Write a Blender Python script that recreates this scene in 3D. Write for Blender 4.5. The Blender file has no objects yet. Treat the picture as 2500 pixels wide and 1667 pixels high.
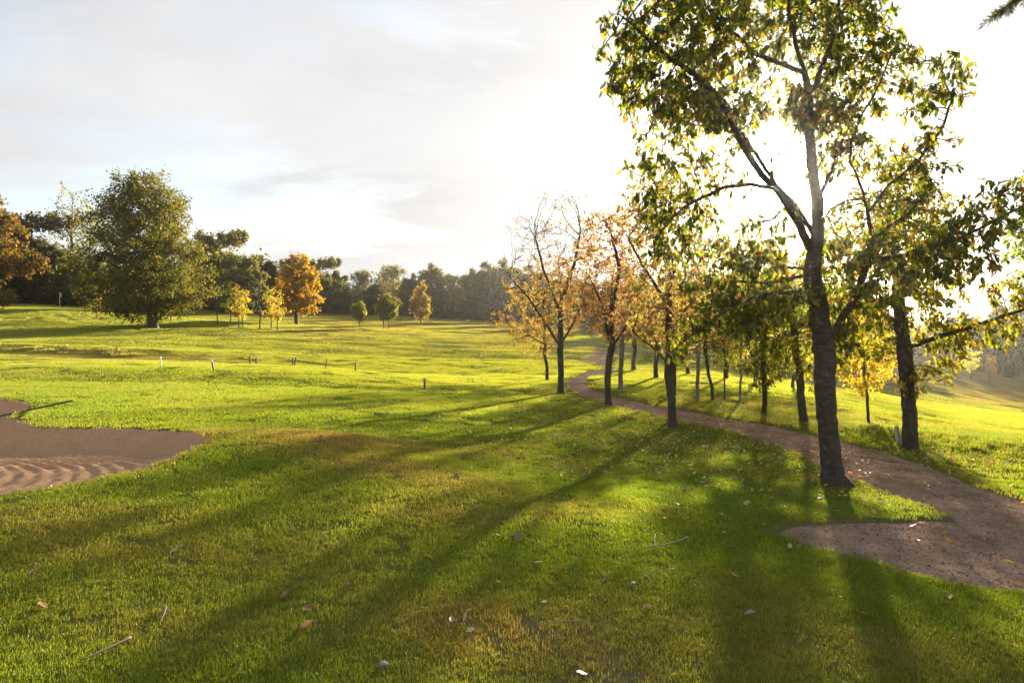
import bpy, math, random
import numpy as np
from mathutils import Vector

# ------------------------------------------------------------------ camera, sky, sun, exposure
random.seed(7)
RNG = np.random.default_rng(11)
scn = bpy.context.scene
COL = scn.collection
CAM_H, F, CU, CV = 1.65, 1667.0, 1250.0, 815.0      # eye height, focal length and horizon in photo pixels
K = 2500.0 / 2352.0

cam_d = bpy.data.cameras.new('camera')
cam_d.sensor_width = 36.0
cam_d.lens = 24.0
cam_d.shift_y = -0.0074
cam_d.clip_start = 0.05
cam_d.clip_end = 3000
cam = bpy.data.objects.new('camera', cam_d)
COL.objects.link(cam)
cam.location = (0, 0, CAM_H)
cam.rotation_euler = (math.radians(90), 0, 0)
scn.camera = cam

SUN = Vector((0.3947, 1.0, 0.2370)).normalized()
SUN_EL = math.asin(SUN.z)
SUN_AZ = math.atan2(SUN.x, SUN.y)
EXPOSURE = 2.25
SKY_STRENGTH = 0.06


def nodes_of(tree):
    tree.nodes.clear()
    return tree.nodes, tree.links


world = bpy.data.worlds.new('World')
scn.world = world
world.use_nodes = True
wn, wl = nodes_of(world.node_tree)


def W(kind, **kw):
    n = wn.new(kind)
    for k, v in kw.items():
        setattr(n, k, v)
    return n


def wmath(op, a, b=None, clamp=False):
    n = wn.new('ShaderNodeMath')
    n.operation = op
    n.use_clamp = clamp
    for i, v in enumerate((a, b)):
        if v is None:
            continue
        if isinstance(v, (int, float)):
            n.inputs[i].default_value = v
        else:
            wl.new(v, n.inputs[i])
    return n.outputs[0]


def wmix(fac, a, b, mode='MIX'):
    n = wn.new('ShaderNodeMix')
    n.data_type = 'RGBA'
    n.blend_type = mode
    for sock, v in ((n.inputs[0], fac), (n.inputs[6], a), (n.inputs[7], b)):
        if isinstance(v, (int, float)):
            sock.default_value = v
        elif isinstance(v, tuple):
            sock.default_value = v
        else:
            wl.new(v, sock)
    return n.outputs[2]


sky = W('ShaderNodeTexSky', sky_type='NISHITA', sun_disc=False)
sky.sun_elevation = SUN_EL
sky.sun_rotation = SUN_AZ
sky.air_density = 1.0
sky.dust_density = 1.0
sky.ozone_density = 1.0
tc = W('ShaderNodeTexCoord')
nrm = W('ShaderNodeVectorMath', operation='NORMALIZE')
wl.new(tc.outputs['Generated'], nrm.inputs[0])
sep = W('ShaderNodeSeparateXYZ')
wl.new(nrm.outputs[0], sep.inputs[0])
den = wmath('ADD', wmath('MAXIMUM', sep.outputs[2], 0.0), 0.22)
comb = W('ShaderNodeCombineXYZ')
wl.new(wmath('DIVIDE', sep.outputs[0], den), comb.inputs[0])
wl.new(wmath('DIVIDE', sep.outputs[1], den), comb.inputs[1])
mp = W('ShaderNodeMapping')
mp.inputs['Location'].default_value = (3.1, 1.7, 0)
mp.inputs['Rotation'].default_value = (0, 0, math.radians(-35))
mp.inputs['Scale'].default_value = (0.55, 1.0, 1)
wl.new(comb.outputs[0], mp.inputs[0])
nz = W('ShaderNodeTexNoise')
nz.inputs['Scale'].default_value = 1.7
nz.inputs['Detail'].default_value = 9
nz.inputs['Roughness'].default_value = 0.62
nz.inputs['Distortion'].default_value = 0.35
wl.new(mp.outputs[0], nz.inputs['Vector'])
# thick, grey-bottomed cloud where the noise is high, thin bright veil where it is low
body = W('ShaderNodeValToRGB')
body.color_ramp.elements[0].position = 0.36
body.color_ramp.elements[0].color = (0.182, 0.182, 0.182, 1)
body.color_ramp.elements[1].position = 0.64
body.color_ramp.elements[1].color = (0.155, 0.155, 0.158, 1)
wl.new(nz.outputs[0], body.inputs[0])
nz2 = W('ShaderNodeTexNoise')
nz2.inputs['Scale'].default_value = 1.1
nz2.inputs['Detail'].default_value = 10
nz2.inputs['Roughness'].default_value = 0.6
nz2.inputs['Distortion'].default_value = 0.5
mp2 = W('ShaderNodeMapping')
mp2.inputs['Location'].default_value = (7.35, 2.2, 0)
mp2.inputs['Rotation'].default_value = (0, 0, math.radians(-20))
mp2.inputs['Scale'].default_value = (0.8, 1.5, 1)
wl.new(comb.outputs[0], mp2.inputs[0])
wl.new(mp2.outputs[0], nz2.inputs['Vector'])
sdot = W('ShaderNodeVectorMath', operation='DOT_PRODUCT')
wl.new(nrm.outputs[0], sdot.inputs[0])
sdot.inputs[1].default_value = SUN
cosang = sdot.outputs['Value']
# the cloud veil thins away from the sun
cover = wmath('ADD', nz2.outputs[0], wmath('MULTIPLY', wmath('SUBTRACT', cosang, 0.72), 0.55))
cmask = W('ShaderNodeMapRange')
cmask.inputs[1].default_value = 0.38
cmask.inputs[2].default_value = 0.54
wl.new(cover, cmask.inputs[0])
bluesky = wmix(1.0, sky.outputs[0], (SKY_STRENGTH, SKY_STRENGTH, SKY_STRENGTH, 1), 'MULTIPLY')
cover2 = wmath('ADD', wmath('MULTIPLY', cmask.outputs[0], 0.42), 0.58)
veil = wmix(cover2, bluesky, body.outputs[0])
# aureole of the sun shining through thin cloud
ang = wmath('ARCCOSINE', wmath('MINIMUM', cosang, 1.0))
g1 = wmath('MULTIPLY', wmath('EXPONENT', wmath('MULTIPLY', wmath('POWER', wmath('DIVIDE', ang, 0.030), 2.0), -1.0)), 14.0)
g2 = wmath('MULTIPLY', wmath('EXPONENT', wmath('DIVIDE', ang, -0.06)), 0.45)
g3 = wmath('MULTIPLY', wmath('EXPONENT', wmath('DIVIDE', ang, -0.30)), 0.05)
glow = wmath('ADD', wmath('ADD', g1, g2), g3)
gcol = wmix(1.0, (1.0, 0.98, 0.95, 1), glow, 'MULTIPLY')
total = wmix(1.0, veil, gcol, 'ADD')
bg = W('ShaderNodeBackground')
wl.new(total, bg.inputs[0])
bg.inputs[1].default_value = 1.0
wo = W('ShaderNodeOutputWorld')
wl.new(bg.outputs[0], wo.inputs[0])
world.cycles.sampling_method = 'MANUAL'
world.cycles.sample_map_resolution = 1024

sun_d = bpy.data.lights.new('sun', 'SUN')
sun_d.energy = 5.0
sun_d.angle = math.radians(1.2)
sun_d.color = (1.0, 0.88, 0.68)
sun_o = bpy.data.objects.new('sun', sun_d)
COL.objects.link(sun_o)
sun_o.rotation_euler = SUN.to_track_quat('Z', 'Y').to_euler()
sun_o.location = (20, 50, 40)

scn.view_settings.view_transform = 'Standard'
scn.view_settings.look = 'None'
scn.view_settings.exposure = EXPOSURE
scn.view_settings.gamma = 1.0
scn.view_settings.use_curve_mapping = False
scn.render.engine = 'CYCLES'
cy = scn.cycles
cy.max_bounces = 6
cy.diffuse_bounces = 3
cy.glossy_bounces = 2
cy.transmission_bounces = 4
cy.volume_bounces = 0
cy.transparent_max_bounces = 8
cy.use_denoising = True
cy.use_adaptive_sampling = True
cy.adaptive_threshold = 0.015
cy.sample_clamp_indirect = 4.0
cy.caustics_reflective = False
cy.caustics_refractive = False


# ------------------------------------------------------------------ helpers: noise, polygons, terrain
def _hash(ix, iy, seed):
    n = (ix * 374761393 + iy * 668265263 + seed * 974634777) & 0xFFFFFFFF
    n = ((n ^ (n >> 13)) * 1274126177) & 0xFFFFFFFF
    return ((n ^ (n >> 16)) & 0xFFFF) / 65535.0


def vnoise(x, y, seed=0):
    x = np.asarray(x, dtype=np.float64)
    y = np.asarray(y, dtype=np.float64)
    ix = np.floor(x).astype(np.int64)
    iy = np.floor(y).astype(np.int64)
    fx = x - ix
    fy = y - iy
    fx = fx * fx * (3 - 2 * fx)
    fy = fy * fy * (3 - 2 * fy)
    a = _hash(ix, iy, seed)
    b = _hash(ix + 1, iy, seed)
    c = _hash(ix, iy + 1, seed)
    d = _hash(ix + 1, iy + 1, seed)
    return (a * (1 - fx) + b * fx) * (1 - fy) + (c * (1 - fx) + d * fx) * fy - 0.5


def fbm(x, y, seed=0, octs=3):
    s = 0
    a = 1.0
    for o in range(octs):
        s = s + a * vnoise(np.asarray(x) * 2 ** o, np.asarray(y) * 2 ** o, seed + o * 17)
        a *= 0.5
    return s


def sstep(a, b, x):
    t = np.clip((np.asarray(x, dtype=np.float64) - a) / (b - a), 0, 1)
    return t * t * (3 - 2 * t)


def sd_poly(px, py, poly):
    """signed distance to a closed polygon, negative inside"""
    px = np.asarray(px, dtype=np.float64)
    py = np.asarray(py, dtype=np.float64)
    P = np.asarray(poly, dtype=np.float64)
    best = np.full(px.shape, 1e18)
    inside = np.zeros(px.shape, dtype=bool)
    n = len(P)
    for i in range(n):
        ax, ay = P[i]
        bx, by = P[(i + 1) % n]
        ex, ey = bx - ax, by - ay
        wx, wy = px - ax, py - ay
        t = np.clip((wx * ex + wy * ey) / (ex * ex + ey * ey + 1e-12), 0, 1)
        dx, dy = wx - ex * t, wy - ey * t
        best = np.minimum(best, dx * dx + dy * dy)
        if by != ay:
            c = ((ay > py) != (by > py)) & (px < (bx - ax) * (py - ay) / (by - ay) + ax)
            inside ^= c
    d = np.sqrt(best)
    return np.where(inside, -d, d)


TT = [-1.1, -.75, -.5, -.25, 0, .15, .3, .45, .6, .75, 1.1]
YY = [2, 4, 6, 9, 12, 16, 20, 25, 30, 40, 60, 80, 110, 150, 200, 250, 400]
ZT = np.array([
    [.05, .05, 0, 0, 0, 0, 0, 0, 0, 0, 0],
    [.15, .12, .08, .04, .02, 0, 0, 0, -.05, -.05, -.1],
    [.30, .28, .22, .12, .02, -.02, -.05, -.1, -.15, -.2, -.25],
    [.35, .33, .27, .12, -.1, -.15, -.22, -.33, -.35, -.4, -.5],
    [.35, .33, .25, .08, -.15, -.25, -.32, -.36, -.4, -.5, -.7],
    [.30, .30, .22, .05, -.2, -.32, -.36, -.4, -.6, -.8, -1.1],
    [.25, .25, .2, .05, -.25, -.35, -.36, -.45, -.9, -1.2, -1.7],
    [.22, .22, .2, .05, -.35, -.36, -.36, -.6, -1.3, -1.7, -2.4],
    [.3, .27, .2, -.02, -.45, -.4, -.4, -.9, -1.7, -2.2, -3.0],
    [.85, .75, .5, .0, -.3, -.3, -.5, -1.4, -2.4, -3.1, -4.2],
    [1.7, 1.55, 1.45, .9, .55, .4, -.6, -2.2, -3.6, -5.0, -7.0],
    [4.0, 3.8, 2.6, 1.9, 1.4, 1.2, -.2, -2.4, -4.2, -6.4, -9.0],
    [7.0, 6.6, 5.0, 3.2, 2.5, 2.2, .8, -1.2, -3.0, -5.8, -9.0],
    [9.5, 9.0, 8.0, 6.0, 3.4, 3.2, 2.4, 1.0, -1.0, -3.5, -6.0],
    [12., 11., 10., 9., 4.6, 4.6, 4.5, 3.5, 2.0, 0.0, -2.0],
    [14., 13., 12., 11., 8.0, 8.0, 7.0, 6.0, 5.0, 4.0, 2.0],
    [16., 15., 14., 13., 11., 10., 9., 8., 8., 8., 6.0]])
# resample finely and smooth so that no crease shows
_lt = np.linspace(-1.1, 1.1, 177)
_ly = np.linspace(math.log(2), math.log(400), 200)
_fine = np.array([np.interp(_lt, TT, r) for r in ZT])
_fine = np.array([np.interp(_ly, np.log(YY), _fine[:, j]) for j in range(len(_lt))]).T


def _blur(a, axis, r):
    k = np.exp(-0.5 * (np.arange(-3 * r, 3 * r + 1) / r) ** 2)
    k /= k.sum()
    p = np.pad(a, [(3 * r, 3 * r) if ax == axis else (0, 0) for ax in range(2)], mode='edge')
    return np.apply_along_axis(lambda v: np.convolve(v, k, mode='valid'), axis, p)


_fine = _blur(_blur(_fine, 0, 3), 1, 4)


def table_h(X, Y):
    X = np.asarray(X, dtype=np.float64)
    Y = np.asarray(Y, dtype=np.float64)
    Yc = np.clip(Y, 2.0, 400.0)
    t = np.clip(X / Yc, -1.0999, 1.0999)
    i = (np.log(Yc) - _ly[0]) / (_ly[1] - _ly[0])
    j = (t - _lt[0]) / (_lt[1] - _lt[0])
    i0 = np.clip(i.astype(int), 0, len(_ly) - 2)
    j0 = np.clip(j.astype(int), 0, len(_lt) - 2)
    fi, fj = i - i0, j - j0
    z = (_fine[i0, j0] * (1 - fi) * (1 - fj) + _fine[i0 + 1, j0] * fi * (1 - fj)
         + _fine[i0, j0 + 1] * (1 - fi) * fj + _fine[i0 + 1, j0 + 1] * fi * fj)
    return z * np.clip((Y + 2) / 4.0, 0.0, 1.0)


def gauss(X, Y, cx, cy_, sx, sy, rot=0.0):
    c, s = math.cos(rot), math.sin(rot)
    dx, dy = X - cx, Y - cy_
    a = (c * dx + s * dy) / sx
    b = (-s * dx + c * dy) / sy
    return np.exp(-0.5 * (a * a + b * b))


def base_h(X, Y):
    X = np.asarray(X, dtype=np.float64)
    Y = np.asarray(Y, dtype=np.float64)
    z = table_h(X, Y)
    z = z + 0.16 * gauss(X, Y, -2.9, 9.0, 1.5, 1.0, 0.3)          # shoulder of the bunker
    z = z + 0.10 * gauss(X, Y, -1.3, 7.4, 1.3, 0.9, -0.6)
    z = z + 0.05 * gauss(X, Y, -3.4, 5.2, 1.6, 0.5, 0.1)
    # raised tee
    tee = sstep(0, 5, X + 23) * (1 - sstep(-9.0, -2.6, X)) * sstep(19.5, 24.5, Y) * (1 - sstep(29, 34, Y))
    z = z + 0.27 * tee - 0.25 * gauss(X, Y, -9.0, 35.0, 9.0, 3.0, 0.1)
    # ledge and old bunker lip on the left
    z = z + 0.35 * gauss(X, Y, -30.0, 40.0, 7.0, 1.3, 0.1)
    z = z - 0.22 * gauss(X, Y, -22.0, 38.0, 4.0, 1.6, 0.05)
    z = z + 0.7 * gauss(X, Y, -50.0, 84.0, 12.0, 5.0, 0.0)
    # verge bank right of the path
    z = z + 0.16 * gauss(X, Y, 9.0, 13.6, 3.0, 0.9, -0.35)
    z = z + (0.05 - 0.042 * sstep(12, 24, Y)) * fbm(X / 3.1, Y / 3.1, 3, 2) * sstep(2, 9, Y) + 0.022 * (1 - sstep(10, 20, Y)) * fbm(X / 0.7, Y / 0.7, 9, 2)
    z = z + 0.14 * fbm(X / 23., Y / 23., 5, 2) * sstep(35, 80, Y)
    return z


def unproj(pts, hf=base_h):
    """where the sight line through a photo point (2352 px wide scale) meets the ground"""
    out = []
    ys = np.geomspace(1.8, 420, 1500)
    for xd, yd in pts:
        u, v = xd * K, yd * K
        zs = CAM_H + (CV - v) / F * ys
        hs = hf((u - CU) / F * ys, ys)
        w = np.where(zs <= hs)[0]
        y = ys[w[0]] if len(w) else 300.0
        out.append(((u - CU) / F * y, y))
    return out


BUNKER = unproj([(20, 917), (64, 926), (66, 938), (38, 955), (40, 969), (75, 978), (160, 981), (240, 983), (330, 984),
                 (400, 987), (450, 991), (486, 1003), (476, 1018), (430, 1041), (380, 1060), (330, 1076),
                 (260, 1093), (190, 1107), (100, 1122), (0, 1136)]) + [(-5.6, 5.75), (-8.2, 6.6), (-11.2, 9.0), (-13.0, 12.0), (-12.0, 14.2)]
_pu = unproj([(2352, 1152), (2280, 1122), (2180, 1083), (2090, 1052), (2000, 1026), (1900, 1003), (1800, 984), (1700, 964),
              (1600, 945), (1500, 929), (1420, 912), (1368, 896), (1346, 880), (1360, 864), (1420, 850)])
_pl = unproj([(2352, 1290), (2280, 1240), (2200, 1198), (2120, 1158), (2030, 1128), (1950, 1098), (1880, 1066), (1810, 1032),
              (1730, 1004), (1640, 982), (1540, 961), (1450, 941), (1380, 922), (1325, 905), (1300, 888), (1302, 870), (1340, 853), (1400, 845)])


def resample(poly, n):
    P = np.asarray(poly, dtype=np.float64)
    d = np.r_[0, np.cumsum(np.linalg.norm(np.diff(P, axis=0), axis=1))]
    s = np.linspace(0, d[-1], n)
    # light smoothing of the corners
    Q = np.c_[np.interp(s, d, P[:, 0]), np.interp(s, d, P[:, 1])]
    for _ in range(6):
        Q[1:-1] = 0.25 * Q[:-2] + 0.5 * Q[1:-1] + 0.25 * Q[2:]
    return Q


PU0 = np.vstack([[[_pu[0][0] + 7.0, _pu[0][1] - 4.6]], _pu, [[6.5, 46.0], [10.0, 60.0]]])
PL0 = np.vstack([[[_pl[0][0] + 6.4, _pl[0][1] - 5.2]], _pl, [[4.6, 46.5], [8.0, 61.0]]])
PATH_U = resample(PU0, 420)
PATH_L = resample(PL0, 420)
wob = 0.09 * np.c_[fbm(PATH_U[:, 0] * 1.7, PATH_U[:, 1] * 1.7, 21, 3), fbm(PATH_U[:, 0] * 1.7, PATH_U[:, 1] * 1.7, 33, 3)]
PATH_U = PATH_U + wob
wob = 0.09 * np.c_[fbm(PATH_L[:, 0] * 1.7, PATH_L[:, 1] * 1.7, 22, 3), fbm(PATH_L[:, 0] * 1.7, PATH_L[:, 1] * 1.7, 34, 3)]
PATH_L = PATH_L + wob
PATH_POLY = np.vstack([PATH_U[::4], PATH_L[::-4]])
_bu = unproj([(1772, 1216), (1800, 1204), (1860, 1197), (1960, 1192), (2050, 1191), (2105, 1187), (2145, 1186), (2200, 1190), (2280, 1222), (2352, 1262)])
_bl = unproj([(1772, 1217), (1800, 1230), (1860, 1251), (1930, 1273), (2030, 1297), (2110, 1318), (2180, 1337), (2260, 1350), (2352, 1362)])
BAY_U = resample(np.vstack([_bu, [[_bu[-1][0] + 3.0, _bu[-1][1] - 1.2]]]), 160)
BAY_L = resample(np.vstack([_bl, [[_bl[-1][0] + 3.0, _bl[-1][1] - 0.5]]]), 160)
BAY_U = BAY_U + 0.06 * np.c_[fbm(BAY_U[:, 0] * 3, BAY_U[:, 1] * 3, 41, 3), fbm(BAY_U[:, 0] * 3, BAY_U[:, 1] * 3, 42, 3)]
BAY_L = BAY_L + 0.05 * np.c_[fbm(BAY_L[:, 0] * 3, BAY_L[:, 1] * 3, 43, 3), fbm(BAY_L[:, 0] * 3, BAY_L[:, 1] * 3, 44, 3)]
BAY_POLY = np.vstack([BAY_U[::3], BAY_L[::-3]])


def near_mask(X, Y, poly, pad):
    P = np.asarray(poly)
    return (X > P[:, 0].min() - pad) & (X < P[:, 0].max() + pad) & (Y > P[:, 1].min() - pad) & (Y < P[:, 1].max() + pad)


def sd_masked(X, Y, poly, pad=1.5):
    X = np.asarray(X, dtype=np.float64)
    Y = np.asarray(Y, dtype=np.float64)
    r = np.full(X.shape, pad)
    m = near_mask(X, Y, poly, pad)
    if m.any():
        r[m] = np.minimum(sd_poly(X[m], Y[m], poly), pad)
    return r


def bunker_dip(sd, Y):
    """shallow where the sand runs out towards the viewer, a steeper face at the far lip"""
    return -0.20 * sstep(0.0, 0.55, -sd) * sstep(6.8, 9.5, Y) - 0.06 * sstep(0.0, 0.8, -sd) - 0.035 * sstep(0.0, 0.1, -sd)


def terrain_h(X, Y):
    z = base_h(X, Y)
    z = z + bunker_dip(sd_masked(X, Y, BUNKER), Y) - 0.13 * sstep(0.0, 0.14, -sd_masked(X, Y, BUNKER))
    for p in (PATH_POLY, BAY_POLY):
        s = sd_masked(X, Y, p)
        z = z - 0.07 * sstep(-0.02, 0.16, -s)
    return z


def path_h(X, Y):
    return base_h(X, Y) - 0.028 + 0.012 * fbm(np.asarray(X) / 0.35, np.asarray(Y) / 0.35, 77, 2)


def sand_h(X, Y):
    sd = sd_masked(X, Y, BUNKER)
    z = base_h(X, Y) + bunker_dip(sd, Y)
    # furrows left by the rake
    d = np.sqrt(((X + 7.2) / 1.55) ** 2 + ((Y - 6.6) / 0.95) ** 2) + 0.10 * fbm(X / 0.9, Y / 0.9, 51, 2)
    on = sstep(0.2, 0.55, -sd) * (1 - sstep(1.5, 2.0, -sd + 0 * X) * 0) * (1 - sstep(2.5, 3.4, d))
    brk = sstep(-0.25, 0.15, fbm(X / 0.8, Y / 0.8, 53, 2))
    z = z + 0.02 * on * (0.35 + 0.65 * brk) * np.sin(d * 2 * math.pi / 0.115)
    z = z + 0.018 * fbm(X / 0.07, Y / 0.07, 55, 2) + 0.02 * fbm(X / 0.5, Y / 0.5, 57, 2)
    return z


# ------------------------------------------------------------------ helpers: meshes and objects
def mesh_np(name, verts, faces, smooth=True, cols=None):
    """verts (n,3), faces (m,k)"""
    me = bpy.data.meshes.new(name)
    verts = np.asarray(verts, dtype=np.float32)
    faces = np.asarray(faces, dtype=np.int32)
    m, k = faces.shape
    me.vertices.add(len(verts))
    me.vertices.foreach_set('co', verts.ravel())
    me.loops.add(m * k)
    me.loops.foreach_set('vertex_index', faces.ravel())
    me.polygons.add(m)
    me.polygons.foreach_set('loop_start', np.arange(0, m * k, k, dtype=np.int32))
    me.polygons.foreach_set('use_smooth', np.full(m, smooth, dtype=bool))
    me.update(calc_edges=True)
    if cols is not None:
        a = me.attributes.new('col', 'FLOAT_COLOR', 'POINT')
        c = np.ones((len(verts), 4), dtype=np.float32)
        c[:, :3] = cols
        a.data.foreach_set('color', c.ravel())
    return me


def link(name, me, mat=None, parent=None, kind=None):
    o = bpy.data.objects.new(name, me)
    COL.objects.link(o)
    if mat is not None and me is not None:
        if len(me.materials) == 0:
            me.materials.append(mat)
    if parent is not None:
        o.parent = parent
    if kind:
        o['kind'] = kind
    return o


def tag(o, label, cat, group=None):
    o['label'] = label
    o['category'] = cat
    if group:
        o['group'] = group
    return o


def empty(name, loc, rz=0.0, sc=(1, 1, 1)):
    o = bpy.data.objects.new(name, None)
    o.empty_display_size = 0.2
    COL.objects.link(o)
    o.location = loc
    o.rotation_euler = (0, 0, rz)
    o.scale = sc
    return o


def copy_tree(o, parent=None):
    c = o.copy()
    COL.objects.link(c)
    if parent is not None:
        c.parent = parent
    for ch in list(o.children):
        copy_tree(ch, c)
    return c


def grid_faces(nu, nv):
    i = np.arange(nu - 1)[:, None] * nv + np.arange(nv - 1)[None, :]
    i = i.ravel()
    return np.c_[i, i + nv, i + nv + 1, i + 1]


class NT:
    """small shader builder"""

    def __init__(self, name):
        self.m = bpy.data.materials.new(name)
        self.m.use_nodes = True
        self.t = self.m.node_tree
        self.t.nodes.clear()
        self.out = self.t.nodes.new('ShaderNodeOutputMaterial')

    def n(self, kind, inp=None, **kw):
        nd = self.t.nodes.new(kind)
        for k, v in kw.items():
            setattr(nd, k, v)
        for k, v in (inp or {}).items():
            s = nd.inputs[k]
            if hasattr(v, 'is_output'):
                self.t.links.new(v, s)
            else:
                s.default_value = v
        return nd

    def mix(self, fac, a, b, mode='MIX'):
        nd = self.t.nodes.new('ShaderNodeMix')
        nd.data_type = 'RGBA'
        nd.blend_type = mode
        for s, v in ((nd.inputs[0], fac), (nd.inputs[6], a), (nd.inputs[7], b)):
            if hasattr(v, 'is_output'):
                self.t.links.new(v, s)
            else:
                s.default_value = v if isinstance(v, (int, float)) else (tuple(v) + (1,) if len(v) == 3 else v)
        return nd.outputs[2]

    def math(self, op, a, b=0.0, clamp=False):
        nd = self.t.nodes.new('ShaderNodeMath')
        nd.operation = op
        nd.use_clamp = clamp
        for i, v in enumerate((a, b)):
            if hasattr(v, 'is_output'):
                self.t.links.new(v, nd.inputs[i])
            else:
                nd.inputs[i].default_value = v
        return nd.outputs[0]

    def ramp(self, v, stops):
        nd = self.t.nodes.new('ShaderNodeValToRGB')
        el = nd.color_ramp.elements
        while len(el) < len(stops):
            el.new(0.5)
        for e, (p, c) in zip(el, stops):
            e.position = p
            e.color = tuple(c) + (1,) if len(c) == 3 else c
        self.t.links.new(v, nd.inputs[0])
        return nd.outputs[0]

    def noise(self, vec, scale, detail=4, rough=0.55):
        nd = self.n('ShaderNodeTexNoise', {'Scale': scale, 'Detail': detail, 'Roughness': rough})
        if vec is not None:
            self.t.links.new(vec, nd.inputs['Vector'])
        return nd.outputs[0]

    def pos(self):
        return self.n('ShaderNodeNewGeometry').outputs['Position']

    def objco(self):
        return self.n('ShaderNodeTexCoord').outputs['Object']

    def done(self, shader):
        self.t.links.new(shader, self.out.inputs[0])
        return self.m


def leaf_material(name, trans=0.58, gloss=0.02, boost=(1.75, 1.65, 0.6), vary=0.25):
    b = NT(name)
    at = b.n('ShaderNodeAttribute', attribute_name='col').outputs['Color']
    oi = b.n('ShaderNodeObjectInfo').outputs['Random']
    hs = b.n('ShaderNodeHueSaturation', {'Hue': b.math('ADD', b.math('MULTIPLY', oi, 0.02 * vary / 0.25), 0.49), 'Saturation': 1.0,
                                         'Value': b.math('ADD', b.math('MULTIPLY', oi, vary), 1.0 - vary / 2), 'Color': at})
    col = hs.outputs[0]
    d = b.n('ShaderNodeBsdfDiffuse', {'Color': col})
    t = b.n('ShaderNodeBsdfTranslucent', {'Color': b.mix(1.0, col, boost, 'MULTIPLY')})
    m = b.n('ShaderNodeMixShader', {0: trans, 1: d.outputs[0], 2: t.outputs[0]})
    g = b.n('ShaderNodeBsdfGlossy', {'Color': (1, 1, 1, 1), 'Roughness': 0.42})
    m2 = b.n('ShaderNodeMixShader', {0: gloss, 1: m.outputs[0], 2: g.outputs[0]})
    return b.done(m2.outputs[0])


def bark_material(name, c1, c2, scale=9.0, band=0.0):
    b = NT(name)
    co = b.objco()
    mpn = b.n('ShaderNodeMapping', {'Vector': co, 'Scale': (1, 1, 0.35 if band == 0 else 1.6)})
    n1 = b.noise(mpn.outputs[0], scale, 6, 0.65)
    n2 = b.noise(co, scale * 0.28, 3)
    col = b.ramp(n1, [(0.32, c1), (0.68, c2)])
    col = b.mix(b.math('MULTIPLY', n2, 0.5), col, tuple(x * 0.7 for x in c1))
    h = n1
    if band > 0:
        w = b.n('ShaderNodeTexWave', {'Vector': co, 'Scale': 6.0, 'Distortion': 11.0, 'Detail': 4.0, 'Detail Scale': 3.0}, bands_direction='Z')
        wv = w.outputs['Fac']
        spots = b.math('GREATER_THAN', b.math('MULTIPLY', wv, b.noise(b.n('ShaderNodeMapping', {'Vector': co, 'Scale': (9, 9, 60)}).outputs[0], 1.0, 2)), 0.52)
        col = b.mix(b.math('MULTIPLY', spots, band), col, tuple(min(1, x * 2.4 + 0.05) for x in c2))
        h = b.math('ADD', n1, b.math('MULTIPLY', wv, 0.22))
        lich = b.math('GREATER_THAN', b.noise(co, 5.5, 5, 0.7), 0.63)
        col = b.mix(b.math('MULTIPLY', lich, 0.35), col, (0.20, 0.20, 0.15))
    bp = b.n('ShaderNodeBump', {'Strength': 0.6, 'Distance': 0.012, 'Height': h})
    p = b.n('ShaderNodeBsdfPrincipled', {'Base Color': col, 'Roughness': 0.8, 'Normal': bp.outputs[0]})
    p.inputs['Specular IOR Level'].default_value = 0.35
    return b.done(p.outputs[0])


def plain_material(name, col, rough=0.6, nscale=8.0, amt=0.3, bump=0.2, spec=0.3):
    b = NT(name)
    co = b.objco()
    n = b.noise(co, nscale, 5, 0.6)
    c = b.mix(n, tuple(x * (1 - amt) for x in col), tuple(min(1, x * (1 + amt)) for x in col))
    bp = b.n('ShaderNodeBump', {'Strength': bump, 'Distance': 0.01, 'Height': b.noise(co, nscale * 4, 4)})
    p = b.n('ShaderNodeBsdfPrincipled', {'Base Color': c, 'Roughness': rough, 'Normal': bp.outputs[0]})
    p.inputs['Specular IOR Level'].default_value = spec
    return b.done(p.outputs[0])


# ------------------------------------------------------------------ ground materials
def grass_colour(b, dry):
    """lawn colour: green with yellower and browner patches; shared by soil sheet and blades"""
    p = b.pos()
    big = b.noise(p, 0.22, 4, 0.6)
    mid = b.noise(p, 1.3, 5, 0.6)
    fine = b.noise(p, 9.0, 4, 0.6)
    green = b.ramp(big, [(0.35, (0.085, 0.150, 0.010)), (0.65, (0.140, 0.190, 0.016))])
    green = b.mix(b.math('MULTIPLY', b.math('SUBTRACT', mid, 0.4, True), 1.2, True), green, (0.175, 0.195, 0.024))
    fair = b.n('ShaderNodeMapRange', {0: b.n('ShaderNodeSeparateXYZ', {0: p}).outputs[1], 1: 13.0, 2: 30.0}).outputs[0]  # lighter fairway turf farther out, with grazing sheen and haze painted into its colour
    green = b.mix(b.math('MULTIPLY', fair, 0.75), green, b.mix(mid, (0.185, 0.235, 0.018), (0.250, 0.255, 0.045)))
    straw = b.mix(fine, (0.15, 0.115, 0.035), (0.30, 0.235, 0.085))
    k = b.math('ADD', b.math('MULTIPLY', dry, b.math('ADD', b.math('MULTIPLY', mid, 1.5), 0.25)),
               b.math('MULTIPLY', b.math('SUBTRACT', fine, 0.58, True), 0.7), True)
    return b.mix(k, green, straw)


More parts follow.
